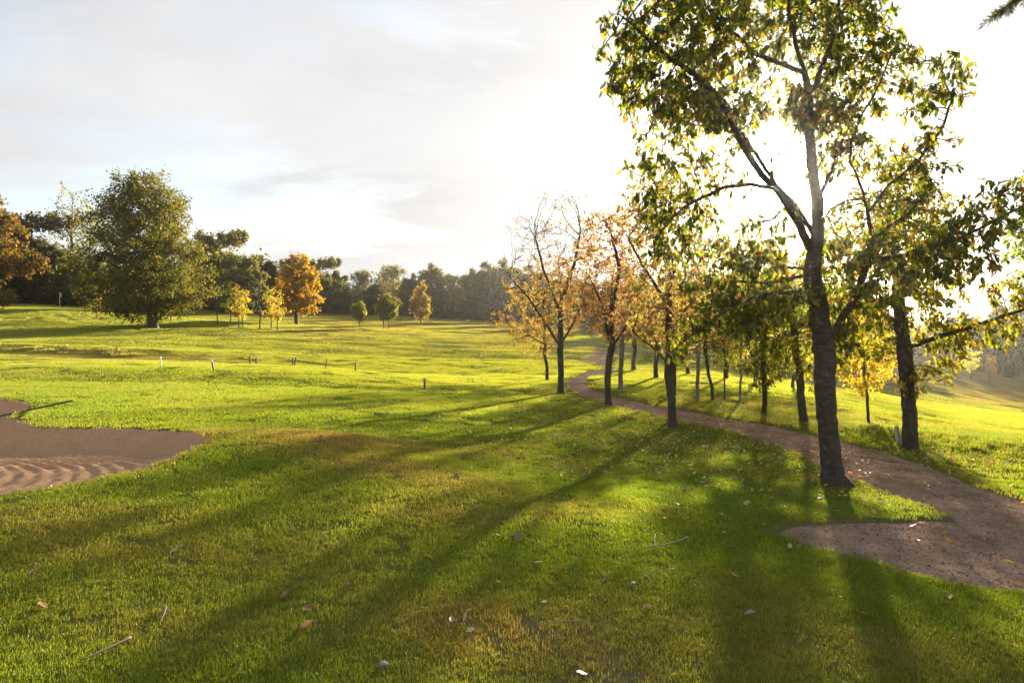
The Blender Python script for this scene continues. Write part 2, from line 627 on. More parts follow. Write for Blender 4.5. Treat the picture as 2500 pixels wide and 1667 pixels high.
def ground_material():
    b = NT('turf_soil')
    dry = b.n('ShaderNodeAttribute', attribute_name='dry').outputs['Fac']
    bare = b.n('ShaderNodeAttribute', attribute_name='bare').outputs['Fac']
    col = grass_colour(b, dry)
    col = b.mix(0.45, col, (0.07, 0.06, 0.02))
    soil = b.mix(b.noise(b.pos(), 14.0, 5, 0.7), (0.08, 0.054, 0.036), (0.20, 0.145, 0.10))
    bm = b.math('MULTIPLY', bare, b.math('ADD', b.noise(b.pos(), 5.0, 5, 0.7), 0.5), True)
    col = b.mix(bm, col, soil)
    bp = b.n('ShaderNodeBump', {'Strength': 0.7, 'Distance': 0.03, 'Height': b.noise(b.pos(), 30.0, 5, 0.7)})
    d = b.n('ShaderNodeBsdfDiffuse', {'Color': col, 'Roughness': 0.8, 'Normal': bp.outputs[0]})
    return b.done(d.outputs[0])


def blade_material():
    b = NT('grass_blades')
    dry = b.n('ShaderNodeAttribute', attribute_name='dry', attribute_type='INSTANCER').outputs['Fac']
    at = b.n('ShaderNodeAttribute', attribute_name='col').outputs['Color']
    col = b.mix(1.0, grass_colour(b, dry), at, 'MULTIPLY')
    d = b.n('ShaderNodeBsdfDiffuse', {'Color': col})
    t = b.n('ShaderNodeBsdfTranslucent', {'Color': b.mix(1.0, col, (1.9, 1.75, 0.8), 'MULTIPLY')})
    m = b.n('ShaderNodeMixShader', {0: 0.55, 1: d.outputs[0], 2: t.outputs[0]})
    g = b.n('ShaderNodeBsdfGlossy', {'Color': (1, 1, 0.95, 1), 'Roughness': 0.35})
    m2 = b.n('ShaderNodeMixShader', {0: 0.03, 1: m.outputs[0], 2: g.outputs[0]})
    return b.done(m2.outputs[0])


def gravel_material():
    b = NT('gravel_path')
    p = b.pos()
    n1 = b.noise(p, 55.0, 5, 0.75)
    n2 = b.noise(p, 2.3, 6, 0.65)
    v = b.n('ShaderNodeTexVoronoi', {'Vector': p, 'Scale': 70.0})
    col = b.mix(n1, (0.14, 0.086, 0.056), (0.42, 0.28, 0.19))
    col = b.mix(b.math('MULTIPLY', v.outputs['Color'], 0.5), col, (0.43, 0.305, 0.22))
    col = b.mix(b.math('MULTIPLY', b.math('SUBTRACT', n2, 0.38, True), 3.0, True), col, (0.15, 0.095, 0.062))
    h = b.math('ADD', b.math('MULTIPLY', v.outputs['Distance'], -1.0), n1)
    bp = b.n('ShaderNodeBump', {'Strength': 0.7, 'Distance': 0.010, 'Height': h})
    s = b.n('ShaderNodeBsdfDiffuse', {'Color': col, 'Roughness': 0.6, 'Normal': bp.outputs[0]})
    return b.done(s.outputs[0])


def sand_material():
    b = NT('bunker_sand')
    p = b.pos()
    n1 = b.noise(p, 90.0, 5, 0.7)
    n2 = b.noise(p, 2.2, 4, 0.6)
    col = b.mix(n1, (0.36, 0.21, 0.115), (0.72, 0.47, 0.285))
    col = b.mix(b.math('MULTIPLY', n2, 0.6), col, (0.42, 0.25, 0.145))
    clod = b.noise(p, 24.0, 6, 0.8)
    col = b.mix(b.math('MULTIPLY', b.math('SUBTRACT', clod, 0.5, True), 3.0, True), col, (0.20, 0.125, 0.08))
    bp = b.n('ShaderNodeBump', {'Strength': 1.0, 'Distance': 0.03, 'Height': b.noise(p, 28.0, 8, 0.78)})
    s = b.n('ShaderNodeBsdfDiffuse', {'Color': col, 'Roughness': 0.7, 'Normal': bp.outputs[0]})
    return b.done(s.outputs[0])


MAT = {
    'soil': ground_material(), 'blade': blade_material(), 'gravel': gravel_material(), 'sand': sand_material(),
    'leaf': leaf_material('leaf_green_yellow'), 'leaf_far': leaf_material('leaf_far', 0.5, 0.02, (1.8, 1.65, 0.7), 0.5),
    'leaf_autumn': leaf_material('leaf_autumn', 0.5, 0.02, (1.5, 1.5, 0.9), 0.2),
    'leaf_dead': leaf_material('leaf_fallen', 0.25, 0.05, (1.3, 1.2, 1.0), 0.5),
    'bark_cherry': bark_material('bark_cherry', (0.035, 0.024, 0.018), (0.095, 0.066, 0.050), 11.0, 0.22),
    'bark': bark_material('bark_brown', (0.04, 0.03, 0.022), (0.11, 0.08, 0.06), 9.0),
    'bark_pale': bark_material('bark_pale', (0.11, 0.09, 0.07), (0.26, 0.22, 0.18), 7.0),
    'bark_far': bark_material('bark_far', (0.05, 0.04, 0.03), (0.11, 0.09, 0.07), 2.5),
    'twig': plain_material('twig_wood', (0.20, 0.14, 0.09), 0.8, 20, 0.4),
    'post_wood': plain_material('post_wood', (0.13, 0.095, 0.06), 0.8, 12, 0.5, 0.5),
    'post_red': plain_material('post_red_brown', (0.25, 0.11, 0.06), 0.75, 12, 0.4, 0.4),
    'post_white': plain_material('post_white', (0.75, 0.74, 0.70), 0.6, 9, 0.12, 0.2),
    'post_black': plain_material('post_black', (0.02, 0.02, 0.022), 0.55, 9, 0.3, 0.2),
    'post_grey': plain_material('post_weathered_grey', (0.40, 0.36, 0.31), 0.8, 14, 0.35, 0.5),
    'rake_wood': plain_material('rake_handle', (0.05, 0.04, 0.035), 0.6, 10, 0.3),
    'rope': plain_material('rope', (0.30, 0.34, 0.30), 0.9, 60, 0.3, 0.6),
    'stone': plain_material('stone', (0.26, 0.25, 0.24), 0.8, 14, 0.4, 0.6),
    'stone_pale': plain_material('stone_pale', (0.62, 0.58, 0.52), 0.7, 14, 0.25, 0.5),
    'flag': plain_material('flag_cloth', (0.50, 0.20, 0.05), 0.8, 4, 0.2),
    'cloth_dark': plain_material('cloth_dark', (0.05, 0.05, 0.06), 0.9, 20, 0.3),
    'cloth_grey': plain_material('cloth_grey', (0.11, 0.11, 0.12), 0.9, 20, 0.3),
    'skin': plain_material('skin', (0.45, 0.28, 0.20), 0.6, 8, 0.1),
    'fur_white': plain_material('fur_white', (0.75, 0.72, 0.66), 0.9, 30, 0.15),
}


# ------------------------------------------------------------------ the setting: meadow, path, gravel bay, bunker
def dry_field(X, Y):
    d = 0.10 + 0.0 * X
    d = d + 0.7 * gauss(X, Y, -2.5, 9.1, 1.5, 0.65, 0.25)      # worn crest beside the bunker
    d = d + 0.7 * gauss(X, Y, -1.2, 7.5, 1.2, 0.45, -0.6)
    d = d + 0.50 * gauss(X, Y, -0.55, 5.9, 0.5, 0.25)
    d = d + 0.45 * gauss(X, Y, -4.0, 5.3, 1.5, 0.25)
    d = d + 0.35 * gauss(X, Y, -1.9, 3.7, 0.7, 0.28) + 0.45 * gauss(X, Y, -2.6, 4.6, 0.8, 0.25)
    d = d + 0.4 * gauss(X, Y, 0.35, 3.4, 0.65, 0.5) + 0.5 * gauss(X, Y, -0.25, 3.9, 0.45, 0.25)
    d = d + 0.35 * gauss(X, Y, 1.9, 3.6, 0.6, 0.25)
    d = d + 0.65 * gauss(X, Y, -22.0, 37.5, 5.5, 2.0)           # worn hollow on the left
    d = d + 0.40 * sstep(38, 60, Y) * (0.55 + 0.9 * fbm(X / 9, Y / 16, 61, 3)) * sstep(-0.55, -0.2, X / np.maximum(Y, 1))
    d = d + 0.45 * gauss(X, Y, 7.0, 118.0, 45.0, 14.0)
    d = d + 0.5 * sstep(0.4, 0.6, X / np.maximum(Y, 1)) * sstep(50, 80, Y)
    d = d + 0.35 * gauss(X, Y, 9.0, 20.0, 4.0, 1.5, -0.2)
    s = sd_masked(X, Y, PATH_POLY, 0.6)
    d = d + 0.3 * (1 - sstep(0.0, 0.25, s))
    s = sd_masked(X, Y, BUNKER, 0.6)
    d = d + 0.35 * (1 - sstep(0.0, 0.3, s))
    return np.clip(d + 0.28 * fbm(X / 1.1, Y / 1.1, 63, 3), 0, 1)


def bare_field(X, Y):
    d = 0.6 * gauss(X, Y, 0.40, 3.15, 0.16, 0.45, -0.25) + 0.4 * gauss(X, Y, 0.15, 3.75, 0.25, 0.12)
    d = d + 0.25 * gauss(X, Y, -0.95, 7.2, 0.25, 0.9, 0.8) + 0.35 * gauss(X, Y, -1.7, 9.2, 0.12, 0.5, 0.2)
    s = sd_masked(X, Y, BAY_POLY, 0.5)
    d = d + 0.45 * (1 - sstep(0.0, 0.16, s))
    # thin strip between bay and path
    st = gauss(X, Y, _bu[5][0] + 0.35, _bu[5][1] - 0.05, 0.55, 0.14, -0.7)
    d = d + 0.6 * st
    d = d + 0.6 * gauss(X, Y, 4.35, 9.0, 0.28, 0.22)
    return np.clip(d + 0.25 * fbm(X / 0.3, Y / 0.3, 65, 3) * (d > 0.05), 0, 1)


def axis_coords(lo, hi, fine, n):
    s = np.linspace(math.asinh(lo / fine), math.asinh(hi / fine), n)
    return fine * np.sinh(s)


gx = axis_coords(-330, 330, 3.2, 520)
gy = 5.0 + axis_coords(-62, 470, 5.0, 560)
GX, GY = np.meshgrid(gx, gy, indexing='ij')
GZ = terrain_h(GX, GY)
v = np.c_[GX.ravel(), GY.ravel(), GZ.ravel()]
me = mesh_np('meadow', v, grid_faces(len(gx), len(gy)))
for nm, fn in (('dry', dry_field), ('bare', bare_field)):
    a = me.attributes.new(nm, 'FLOAT', 'POINT')
    a.data.foreach_set('value', fn(GX.ravel(), GY.ravel()).astype(np.float32))
meadow = link('ground', me, MAT['soil'], kind='structure')


def ribbon(name, A, B, n, hf, mat):
    s = np.linspace(0, 1, n)
    X = A[:, None, 0] * (1 - s) + B[:, None, 0] * s
    Y = A[:, None, 1] * (1 - s) + B[:, None, 1] * s
    Z = hf(X, Y)
    return link(name, mesh_np(name, np.c_[X.ravel(), Y.ravel(), Z.ravel()], grid_faces(len(A), n)), mat, kind='structure')


def bay_h(X, Y):
    return path_h(X, Y) - 0.003


ribbon('path', PATH_U, PATH_L, 26, path_h, MAT['gravel'])
ribbon('gravel_bay', BAY_U, BAY_L, 40, bay_h, MAT['gravel'])

# sand: grid cut to the outline of the bunker
bp_ = np.asarray(BUNKER)
sx = np.linspace(bp_[:, 0].min() - .1, bp_[:, 0].max() + .1, 430)
sy = np.linspace(bp_[:, 1].min() - .1, bp_[:, 1].max() + .1, 430)
SX, SY = np.meshgrid(sx, sy, indexing='ij')
sdv = sd_poly(SX, SY, BUNKER) + 0.05 * fbm(SX / 0.25, SY / 0.25, 59, 2)
SZ = sand_h(SX, SY) - 0.012
ff = grid_faces(430, 430)
ff = ff[(sdv.ravel()[ff] < 0.09).all(axis=1)]
used = np.unique(ff)
remap = np.full(430 * 430, -1)
remap[used] = np.arange(len(used))
link('sand_bunker', mesh_np('sand', np.c_[SX.ravel(), SY.ravel(), SZ.ravel()][used], remap[ff]), MAT['sand'], kind='structure')


# ------------------------------------------------------------------ scattering of what nobody could count
def proto_collection(name, meshes, mat):
    c = bpy.data.collections.new(name)
    for i, m in enumerate(meshes):
        m.materials.append(mat)
        o = bpy.data.objects.new('%s_%02d' % (name, i), m)
        c.objects.link(o)
    return c


def scatter(name, pts, sc, coll, nproto, attrs=None, tilt=0.0, lay=False):
    n = len(pts)
    me = bpy.data.meshes.new(name)
    me.vertices.add(n)
    me.vertices.foreach_set('co', np.asarray(pts, dtype=np.float32).ravel())
    rot = np.zeros((n, 3), dtype=np.float32)
    rot[:, 2] = RNG.uniform(0, 6.283, n)
    if tilt:
        rot[:, 0] = RNG.normal(0, tilt, n)
        rot[:, 1] = RNG.normal(0, tilt, n)
    if lay:                                            # lie along the slope of the ground
        X_, Y_ = np.asarray(pts)[:, 0], np.asarray(pts)[:, 1]
        e = 0.25 + 0.01 * np.abs(Y_)
        gx_ = (base_h(X_ + e, Y_) - base_h(X_ - e, Y_)) / (2 * e)
        gy_ = (base_h(X_, Y_ + e) - base_h(X_, Y_ - e)) / (2 * e)
        cz, sz_ = np.cos(rot[:, 2]), np.sin(rot[:, 2])
        rot[:, 0] = np.arctan(-gx_ * sz_ + gy_ * cz)
        rot[:, 1] = -np.arctan(gx_ * cz + gy_ * sz_)
    a = me.attributes.new('rot', 'FLOAT_VECTOR', 'POINT')
    a.data.foreach_set('vector', rot.ravel())
    a = me.attributes.new('sc', 'FLOAT', 'POINT')
    a.data.foreach_set('value', np.asarray(sc, dtype=np.float32))
    a = me.attributes.new('pi', 'INT', 'POINT')
    a.data.foreach_set('value', RNG.integers(0, nproto, n).astype(np.int32))
    for k, vals in (attrs or {}).items():
        a = me.attributes.new(k, 'FLOAT', 'POINT')
        a.data.foreach_set('value', np.asarray(vals, dtype=np.float32))
    me.update()
    o = bpy.data.objects.new(name, me)
    COL.objects.link(o)
    o['kind'] = 'stuff'
    ng = bpy.data.node_groups.new(name + '_scatter', 'GeometryNodeTree')
    ng.interface.new_socket('Geometry', in_out='INPUT', socket_type='NodeSocketGeometry')
    ng.interface.new_socket('Geometry', in_out='OUTPUT', socket_type='NodeSocketGeometry')
    gi = ng.nodes.new('NodeGroupInput')
    go = ng.nodes.new('NodeGroupOutput')
    iop = ng.nodes.new('GeometryNodeInstanceOnPoints')
    ci = ng.nodes.new('GeometryNodeCollectionInfo')
    ci.inputs['Collection'].default_value = coll
    ci.inputs['Separate Children'].default_value = True
    ci.inputs['Reset Children'].default_value = True

    def named(nm, typ):
        nd = ng.nodes.new('GeometryNodeInputNamedAttribute')
        nd.data_type = typ
        nd.inputs['Name'].default_value = nm
        return nd.outputs['Attribute']
    L = ng.links
    L.new(gi.outputs[0], iop.inputs['Points'])
    L.new(ci.outputs[0], iop.inputs['Instance'])
    iop.inputs['Pick Instance'].default_value = True
    L.new(named('pi', 'INT'), iop.inputs['Instance Index'])
    e2r = ng.nodes.new('FunctionNodeEulerToRotation')
    L.new(named('rot', 'FLOAT_VECTOR'), e2r.inputs[0])
    L.new(e2r.outputs[0], iop.inputs['Rotation'])
    L.new(named('sc', 'FLOAT'), iop.inputs['Scale'])
    L.new(iop.outputs[0], go.inputs[0])
    md = o.modifiers.new('scatter', 'NODES')
    md.node_group = ng
    return o


def tuft_mesh(name, radius, nb, hmin, hmax, wid, lean, seed):
    r = np.random.default_rng(seed)
    rad = radius * np.sqrt(r.uniform(0, 1, nb))
    th = r.uniform(0, 6.283, nb)
    bx, by = rad * np.cos(th), rad * np.sin(th)
    h = r.uniform(hmin, hmax, nb)
    yaw = r.uniform(0, 6.283, nb)
    ln = np.abs(r.normal(0, lean, nb)) * h
    ld = r.uniform(0, 6.283, nb)
    lx, ly = ln * np.cos(ld), ln * np.sin(ld)
    w = wid * r.uniform(0.6, 1.3, nb)
    wx, wy = np.cos(yaw) * w / 2, np.sin(yaw) * w / 2
    z0 = -0.012 * np.ones(nb)
    V = np.stack([np.c_[bx - wx, by - wy, z0], np.c_[bx + wx, by + wy, z0],
                  np.c_[bx + lx * .35 + wx * .75, by + ly * .35 + wy * .75, h * .6], np.c_[bx + lx * .35 - wx * .75, by + ly * .35 - wy * .75, h * .6],
                  np.c_[bx + lx, by + ly, h * (1 - 0.25 * np.minimum(1, ln / h))]], axis=1)
    i = np.arange(nb) * 5
    T = np.concatenate([np.c_[i, i + 1, i + 2], np.c_[i, i + 2, i + 3], np.c_[i + 3, i + 2, i + 4]])
    tint = r.uniform(0.65, 1.25, nb)
    yel = r.uniform(0, 1, nb) < 0.06
    c = np.c_[tint * np.where(yel, 1.9, 1.0), tint * np.where(yel, 1.25, 1.0), tint]
    return mesh_np(name, V.reshape(-1, 3), T, False, np.repeat(c, 5, axis=0))


def lawn_points(y0, y1, spacing, tmax=0.95, grow=0.0):
    """points over the ground between two distances; spacing grows with distance"""
    area = tmax * (y1 * y1 - y0 * y0)
    n = int(area / spacing ** 2)
    y = np.sqrt(RNG.uniform(y0 * y0, y1 * y1, n))
    if grow:
        y = y[RNG.uniform(0, 1, n) < 1 / (1 + grow * (y - y0) / y0) ** 2]
    return np.c_[RNG.uniform(-tmax, tmax, len(y)) * y, y]


def lawn_filter(P, pad):
    X, Y = P[:, 0], P[:, 1]
    e_ = pad + (RNG.normal(0, 0.035, len(P)) - 0.07 * (fbm(X / 0.45, Y / 0.45, 81, 2) > .22) if pad < .05 else 0.0)
    k = (sd_masked(X, Y, PATH_POLY) > e_) & (sd_masked(X, Y, BAY_POLY) > e_) & (sd_masked(X, Y, BUNKER) > pad)
    # ragged grass: bare soil carries less
    k &= RNG.uniform(0, 1, len(P)) > bare_field(X, Y) * 0.9
    return P[k]


def rough_mask(X, Y):
    """long grass on the verge between path and field, on far banks"""
    bank = gauss(X, Y, 9.2, 13.8, 3.6, 1.5, -0.42) + gauss(X, Y, 5.2, 18.0, 1.6, 1.6) * 0.8
    return bank + 0.6 * fbm(X / 0.8, Y / 0.8, 71, 2)


specs = [
    # y0, y1, spacing, tuft radius, blades, hmin, hmax, width, lean, grow
    ('near', 1.9, 5.2, 0.062, 0.075, 90, 0.010, 0.030, 0.0026, 0.6, 0.0),
    ('close', 5.2, 9.5, 0.095, 0.11, 95, 0.010, 0.031, 0.0040, 0.55, 0.0),
    ('middle', 9.5, 20.0, 0.19, 0.21, 120, 0.012, 0.033, 0.0065, 0.5, 0.15),
    ('field', 20.0, 45.0, 0.50, 0.55, 220, 0.012, 0.034, 0.011, 0.5, 0.15),
    ('far', 45.0, 230.0, 1.5, 1.7, 330, 0.014, 0.036, 0.022, 0.5, 0.16),
]
for nm, y0, y1, sp, rad, nb, h0, h1, wd, ln, gr in specs:
    pr = proto_collection('tuft_' + nm, [tuft_mesh('tuft_%s_%d' % (nm, i), rad, nb, h0, h1, wd, ln, 100 + i) for i in range(5)], MAT['blade'])
    P = lawn_points(y0, y1, sp, 0.98 if y1 < 30 else 0.85, gr)
    P = lawn_filter(P, 0.03 if y1 < 10 else (0.10 if y1 < 21 else 0.35))
    X, Y = P[:, 0], P[:, 1]
    Z = terrain_h(X, Y)
    onp_ = np.minimum(sd_masked(X, Y, PATH_POLY), sd_masked(X, Y, BAY_POLY)) < 0.02
    Z = np.where(onp_, np.maximum(Z, path_h(X, Y) - .004), Z)
    dr = dry_field(X, Y)
    sc = RNG.uniform(0.75, 1.3, len(P)) if y1 < 30 else RNG.uniform(0.95, 1.1, len(P)) * (1.0 - 0.30 * dr) * (1 + (0.4 if y1 < 21 else 0.0) * fbm(X / 0.6, Y / 0.6, 73, 2))
    if gr:
        sc = sc * (1 + gr * (Y - y0) / y0 * 0.8)
    scatter('grass', np.c_[X, Y, Z], np.maximum(sc, 0.4), pr, 5, {'dry': dr}, lay=True)

# tall tufts of rough grass
pr = proto_collection('tuft_rough', [tuft_mesh('tuft_rough_%d' % i, 0.12, 60, 0.035, 0.12, 0.006, 0.9, 300 + i) for i in range(5)], MAT['blade'])
n = 9000
P = np.c_[RNG.uniform(2.5, 19, n), RNG.uniform(10, 25, n)]
P = lawn_filter(P, 0.12)
m = rough_mask(P[:, 0], P[:, 1]) > RNG.uniform(0.25, 0.8, len(P))
P = P[m]
scatter('grass', np.c_[P, terrain_h(P[:, 0], P[:, 1])], RNG.uniform(0.5, 1.25, len(P)), pr, 5,
        {'dry': np.clip(dry_field(P[:, 0], P[:, 1]) + RNG.uniform(-.1, .35, len(P)), 0, 1)})
# rough banks far left and right behind the trees
pr2 = proto_collection('tuft_rough_far', [tuft_mesh('tuft_rough_far_%d' % i, 0.5, 90, 0.06, 0.22, 0.02, 0.8, 320 + i) for i in range(4)], MAT['blade'])
n = 9000
P = np.c_[RNG.uniform(-75, -12, n), RNG.uniform(62, 95, n)]
wgt = gauss(P[:, 0], P[:, 1], -48, 80, 16, 6) + 0.8 * gauss(P[:, 0], P[:, 1], -22, 92, 14, 5) + 0.9 * fbm(P[:, 0] / 3, P[:, 1] / 3, 75, 2)
P = P[wgt > RNG.uniform(0.3, 0.9, n)]
P2 = np.c_[RNG.uniform(-33, -21, 260), RNG.normal(39.3, 0.5, 260)]
P2 = P2[(fbm(P2[:, 0] / 1.5, P2[:, 1], 78, 2) > -.1) & ((P2[:, 0] < -25) | (RNG.uniform(0, 1, 260) < 0.25))]
P = np.r_[P, P2[:40]]
scatter('grass', np.c_[P, terrain_h(P[:, 0], P[:, 1])], RNG.uniform(0.5, 1.1, len(P)), pr2, 4, {'dry': dry_field(P[:, 0], P[:, 1])})


def pebble_mesh(name, seed):
    r = np.random.default_rng(seed)
    t = (1 + 5 ** .5) / 2
    V = np.array([(-1, t, 0), (1, t, 0), (-1, -t, 0), (1, -t, 0), (0, -1, t), (0, 1, t), (0, -1, -t), (0, 1, -t), (t, 0, -1), (t, 0, 1), (-t, 0, -1), (-t, 0, 1)], float)
    V /= np.linalg.norm(V[0])
    V *= r.uniform(0.75, 1.2, (12, 1))
    V *= np.array([1.0, r.uniform(.6, .9), r.uniform(.4, .65)])
    Fc = [(0, 11, 5), (0, 5, 1), (0, 1, 7), (0, 7, 10), (0, 10, 11), (1, 5, 9), (5, 11, 4), (11, 10, 2), (10, 7, 6), (7, 1, 8),
          (3, 9, 4), (3, 4, 2), (3, 2, 6), (3, 6, 8), (3, 8, 9), (4, 9, 5), (2, 4, 11), (6, 2, 10), (8, 6, 7), (9, 8, 1)]
    return mesh_np(name, V, Fc, False)


def chip_material():
    b = NT('gravel_stones')
    rnd = b.n('ShaderNodeObjectInfo').outputs['Random']
    c = b.ramp(rnd, [(0.0, (0.13, 0.095, 0.075)), (0.7, (0.27, 0.205, 0.16)), (1.0, (0.52, 0.44, 0.38))])
    s = b.n('ShaderNodeBsdfDiffuse', {'Color': c, 'Roughness': 0.6})
    return b.done(s.outputs[0])


prp = proto_collection('pebble_kind', [pebble_mesh('pebble_%d' % i, 400 + i) for i in range(6)], chip_material())
n = 170000
P = np.c_[RNG.uniform(2.5, 14, n), RNG.uniform(4.2, 22, n)]
w = np.minimum(1, (9.0 / np.maximum(P[:, 1], 4)) ** 1.5)
P = P[RNG.uniform(0, 1, n) < w]
ins = np.minimum(sd_masked(P[:, 0], P[:, 1], PATH_POLY), sd_masked(P[:, 0], P[:, 1], BAY_POLY)) < RNG.normal(-0.01, 0.04, len(P))
P = P[ins & (np.abs(P[:, 0]) < 0.95 * P[:, 1])]
scatter('gravel', np.c_[P, path_h(P[:, 0], P[:, 1]) + 0.001], np.clip(RNG.lognormal(-5.2, 0.42, len(P)), 0.003, 0.020), prp, 6, None, 0.4)


# ------------------------------------------------------------------ trees
LEAF6 = np.array([(0, 0, 0), (.30, -1, .35), (.68, -.80, .22), (1, 0, -.35), (.68, .80, .22), (.30, 1, .35), (.48, 0, 0.0)])
LEAF6_F = np.array([(0, 6, 1), (1, 6, 2), (2, 6, 3), (3, 6, 4), (4, 6, 5), (5, 6, 0)])
LEAF4 = np.array([(0, 0, 0), (.5, -1, .3), (1, 0, -.2), (.5, 1, .3)])
LEAF4_F = np.array([(0, 1, 2, 3)])


def unit(v):
    return v / np.maximum(np.linalg.norm(v, axis=-1, keepdims=True), 1e-9)


def leaf_frames(n, d, rng):
    """d unit direction of each leaf; a random face normal"""
    r = unit(rng.normal(0, 1, (n, 3)))
    s = unit(np.cross(d, r))
    return s, np.cross(s, d)


def build_leaves(name, pos, d, length, aspect, cols, rng, shape=6, curl=1.0):
    tpl, fc = (LEAF6, LEAF6_F) if shape == 6 else (LEAF4, LEAF4_F)
    n = len(pos)
    s, up = leaf_frames(n, d, rng)
    L = length[:, None, None]
    hw = L * aspect / 2
    V = pos[:, None, :] + d[:, None, :] * tpl[None, :, 0:1] * L + s[:, None, :] * tpl[None, :, 1:2] * hw + up[:, None, :] * tpl[None, :, 2:3] * hw * curl
    k = len(tpl)
    Fa = (np.arange(n)[:, None, None] * k + fc[None]).reshape(-1, fc.shape[1])
    return mesh_np(name, V.reshape(-1, 3), Fa, False, np.repeat(cols, k, axis=0))


def pick_cols(n, palette, rng, jit=0.18):
    P = np.array([p[:3] for p in palette], float)
    wts = np.array([p[3] for p in palette], float)
    i = rng.choice(len(P), n, p=wts / wts.sum())
    c = P[i] * rng.uniform(1 - jit, 1 + jit, (n, 1)) * rng.uniform(1 - jit * .4, 1 + jit * .4, (n, 3))
    return c


def grow(limbs, attr, step, di, dk, rng, iters=160, up=0.0, maxch=3):
    """space colonisation from hand-laid limbs; limbs[0] is the trunk, the others join at their nearest node"""
    pos, par = [], []

    def add_poly(P, first):
        P = np.asarray(P, float)
        if not first:
            A = np.array(pos)
            at = int(np.argmin(((A - P[0]) ** 2).sum(1)))
            P = np.vstack([A[at], P[1:]]) if np.linalg.norm(P[0] - A[at]) < 3 * step else np.vstack([A[at], P])
            last = at
        else:
            pos.append(P[0]); par.append(-1)
            last = 0
        dd = np.r_[0, np.cumsum(np.linalg.norm(np.diff(P, axis=0), axis=1))]
        n = max(2, int(dd[-1] / step) + 1)
        s = np.linspace(0, dd[-1], n)[1:]
        Q = np.c_[np.interp(s, dd, P[:, 0]), np.interp(s, dd, P[:, 1]), np.interp(s, dd, P[:, 2])]
        Q[:-1] += rng.normal(0, step * 0.06, (len(Q) - 1, 3))
        for q in Q:
            pos.append(q); par.append(last)
            last = len(pos) - 1
    for i, l in enumerate(limbs):
        add_poly(l, i == 0)
    pos = np.array(pos)
    par = list(par)
    nfix = len(pos)
    A = np.asarray(attr, float)
    d2 = np.full(len(A), 1e9)
    idx = np.zeros(len(A), int)

    def upd(new, off):
        nonlocal d2, idx
        for c in range(0, len(new), 400):
            D = ((A[:, None, :] - new[None, c:c + 400]) ** 2).sum(2)
            j = D.argmin(1)
            v = D[np.arange(len(A)), j]
            b = v < d2
            d2[b] = v[b]
            idx[b] = j[b] + off + c
    upd(pos, 0)
    alive = np.ones(len(A), bool)
    nch = np.bincount([p for p in par if p >= 0], minlength=len(pos))
    for it in range(iters):
        act = alive & (d2 < di * di)
        if not act.any():
            act = alive & (d2 < (3 * di) ** 2)
            if not act.any():
                break
        ids = idx[act]
        vec = unit(A[act] - pos[ids])
        u, inv = np.unique(ids, return_inverse=True)
        S = np.zeros((len(u), 3))
        np.add.at(S, inv, vec)
        keep = nch[u] < maxch
        if not keep.any():
            break
        u, S = u[keep], S[keep]
        S = unit(unit(S) + rng.normal(0, 0.13, S.shape) + np.array([0, 0, up]))
        new = pos[u] + S * step
        off = len(pos)
        pos = np.vstack([pos, new])
        par += list(u)
        nch[u] += 1
        nch = np.r_[nch, np.zeros(len(new), int)]
        upd(new, off)
        alive &= d2 > dk * dk
    return pos, np.array(par), nfix


def tree_radii(pos, par, r_base, r_tip, slim=.64):
    n = len(pos)
    cnt = np.zeros(n)
    has = np.zeros(n, bool)
    has[par[par >= 0]] = True
    cnt[~has] = 1
    w = np.where(has, 0.22, 1.0)
    for i in range(n - 1, 0, -1):
        cnt[par[i]] += cnt[i]
        w[par[i]] += w[i]
    ex = math.log(max(r_base / r_tip, 1.5)) / math.log(max(w[0], 3))
    k = w / w[0]
    return np.maximum(r_tip * w ** ex * np.where(k > .5, 1.0, slim + (1 - slim) * np.clip(k / .5, 0, 1)), r_tip * .9), cnt


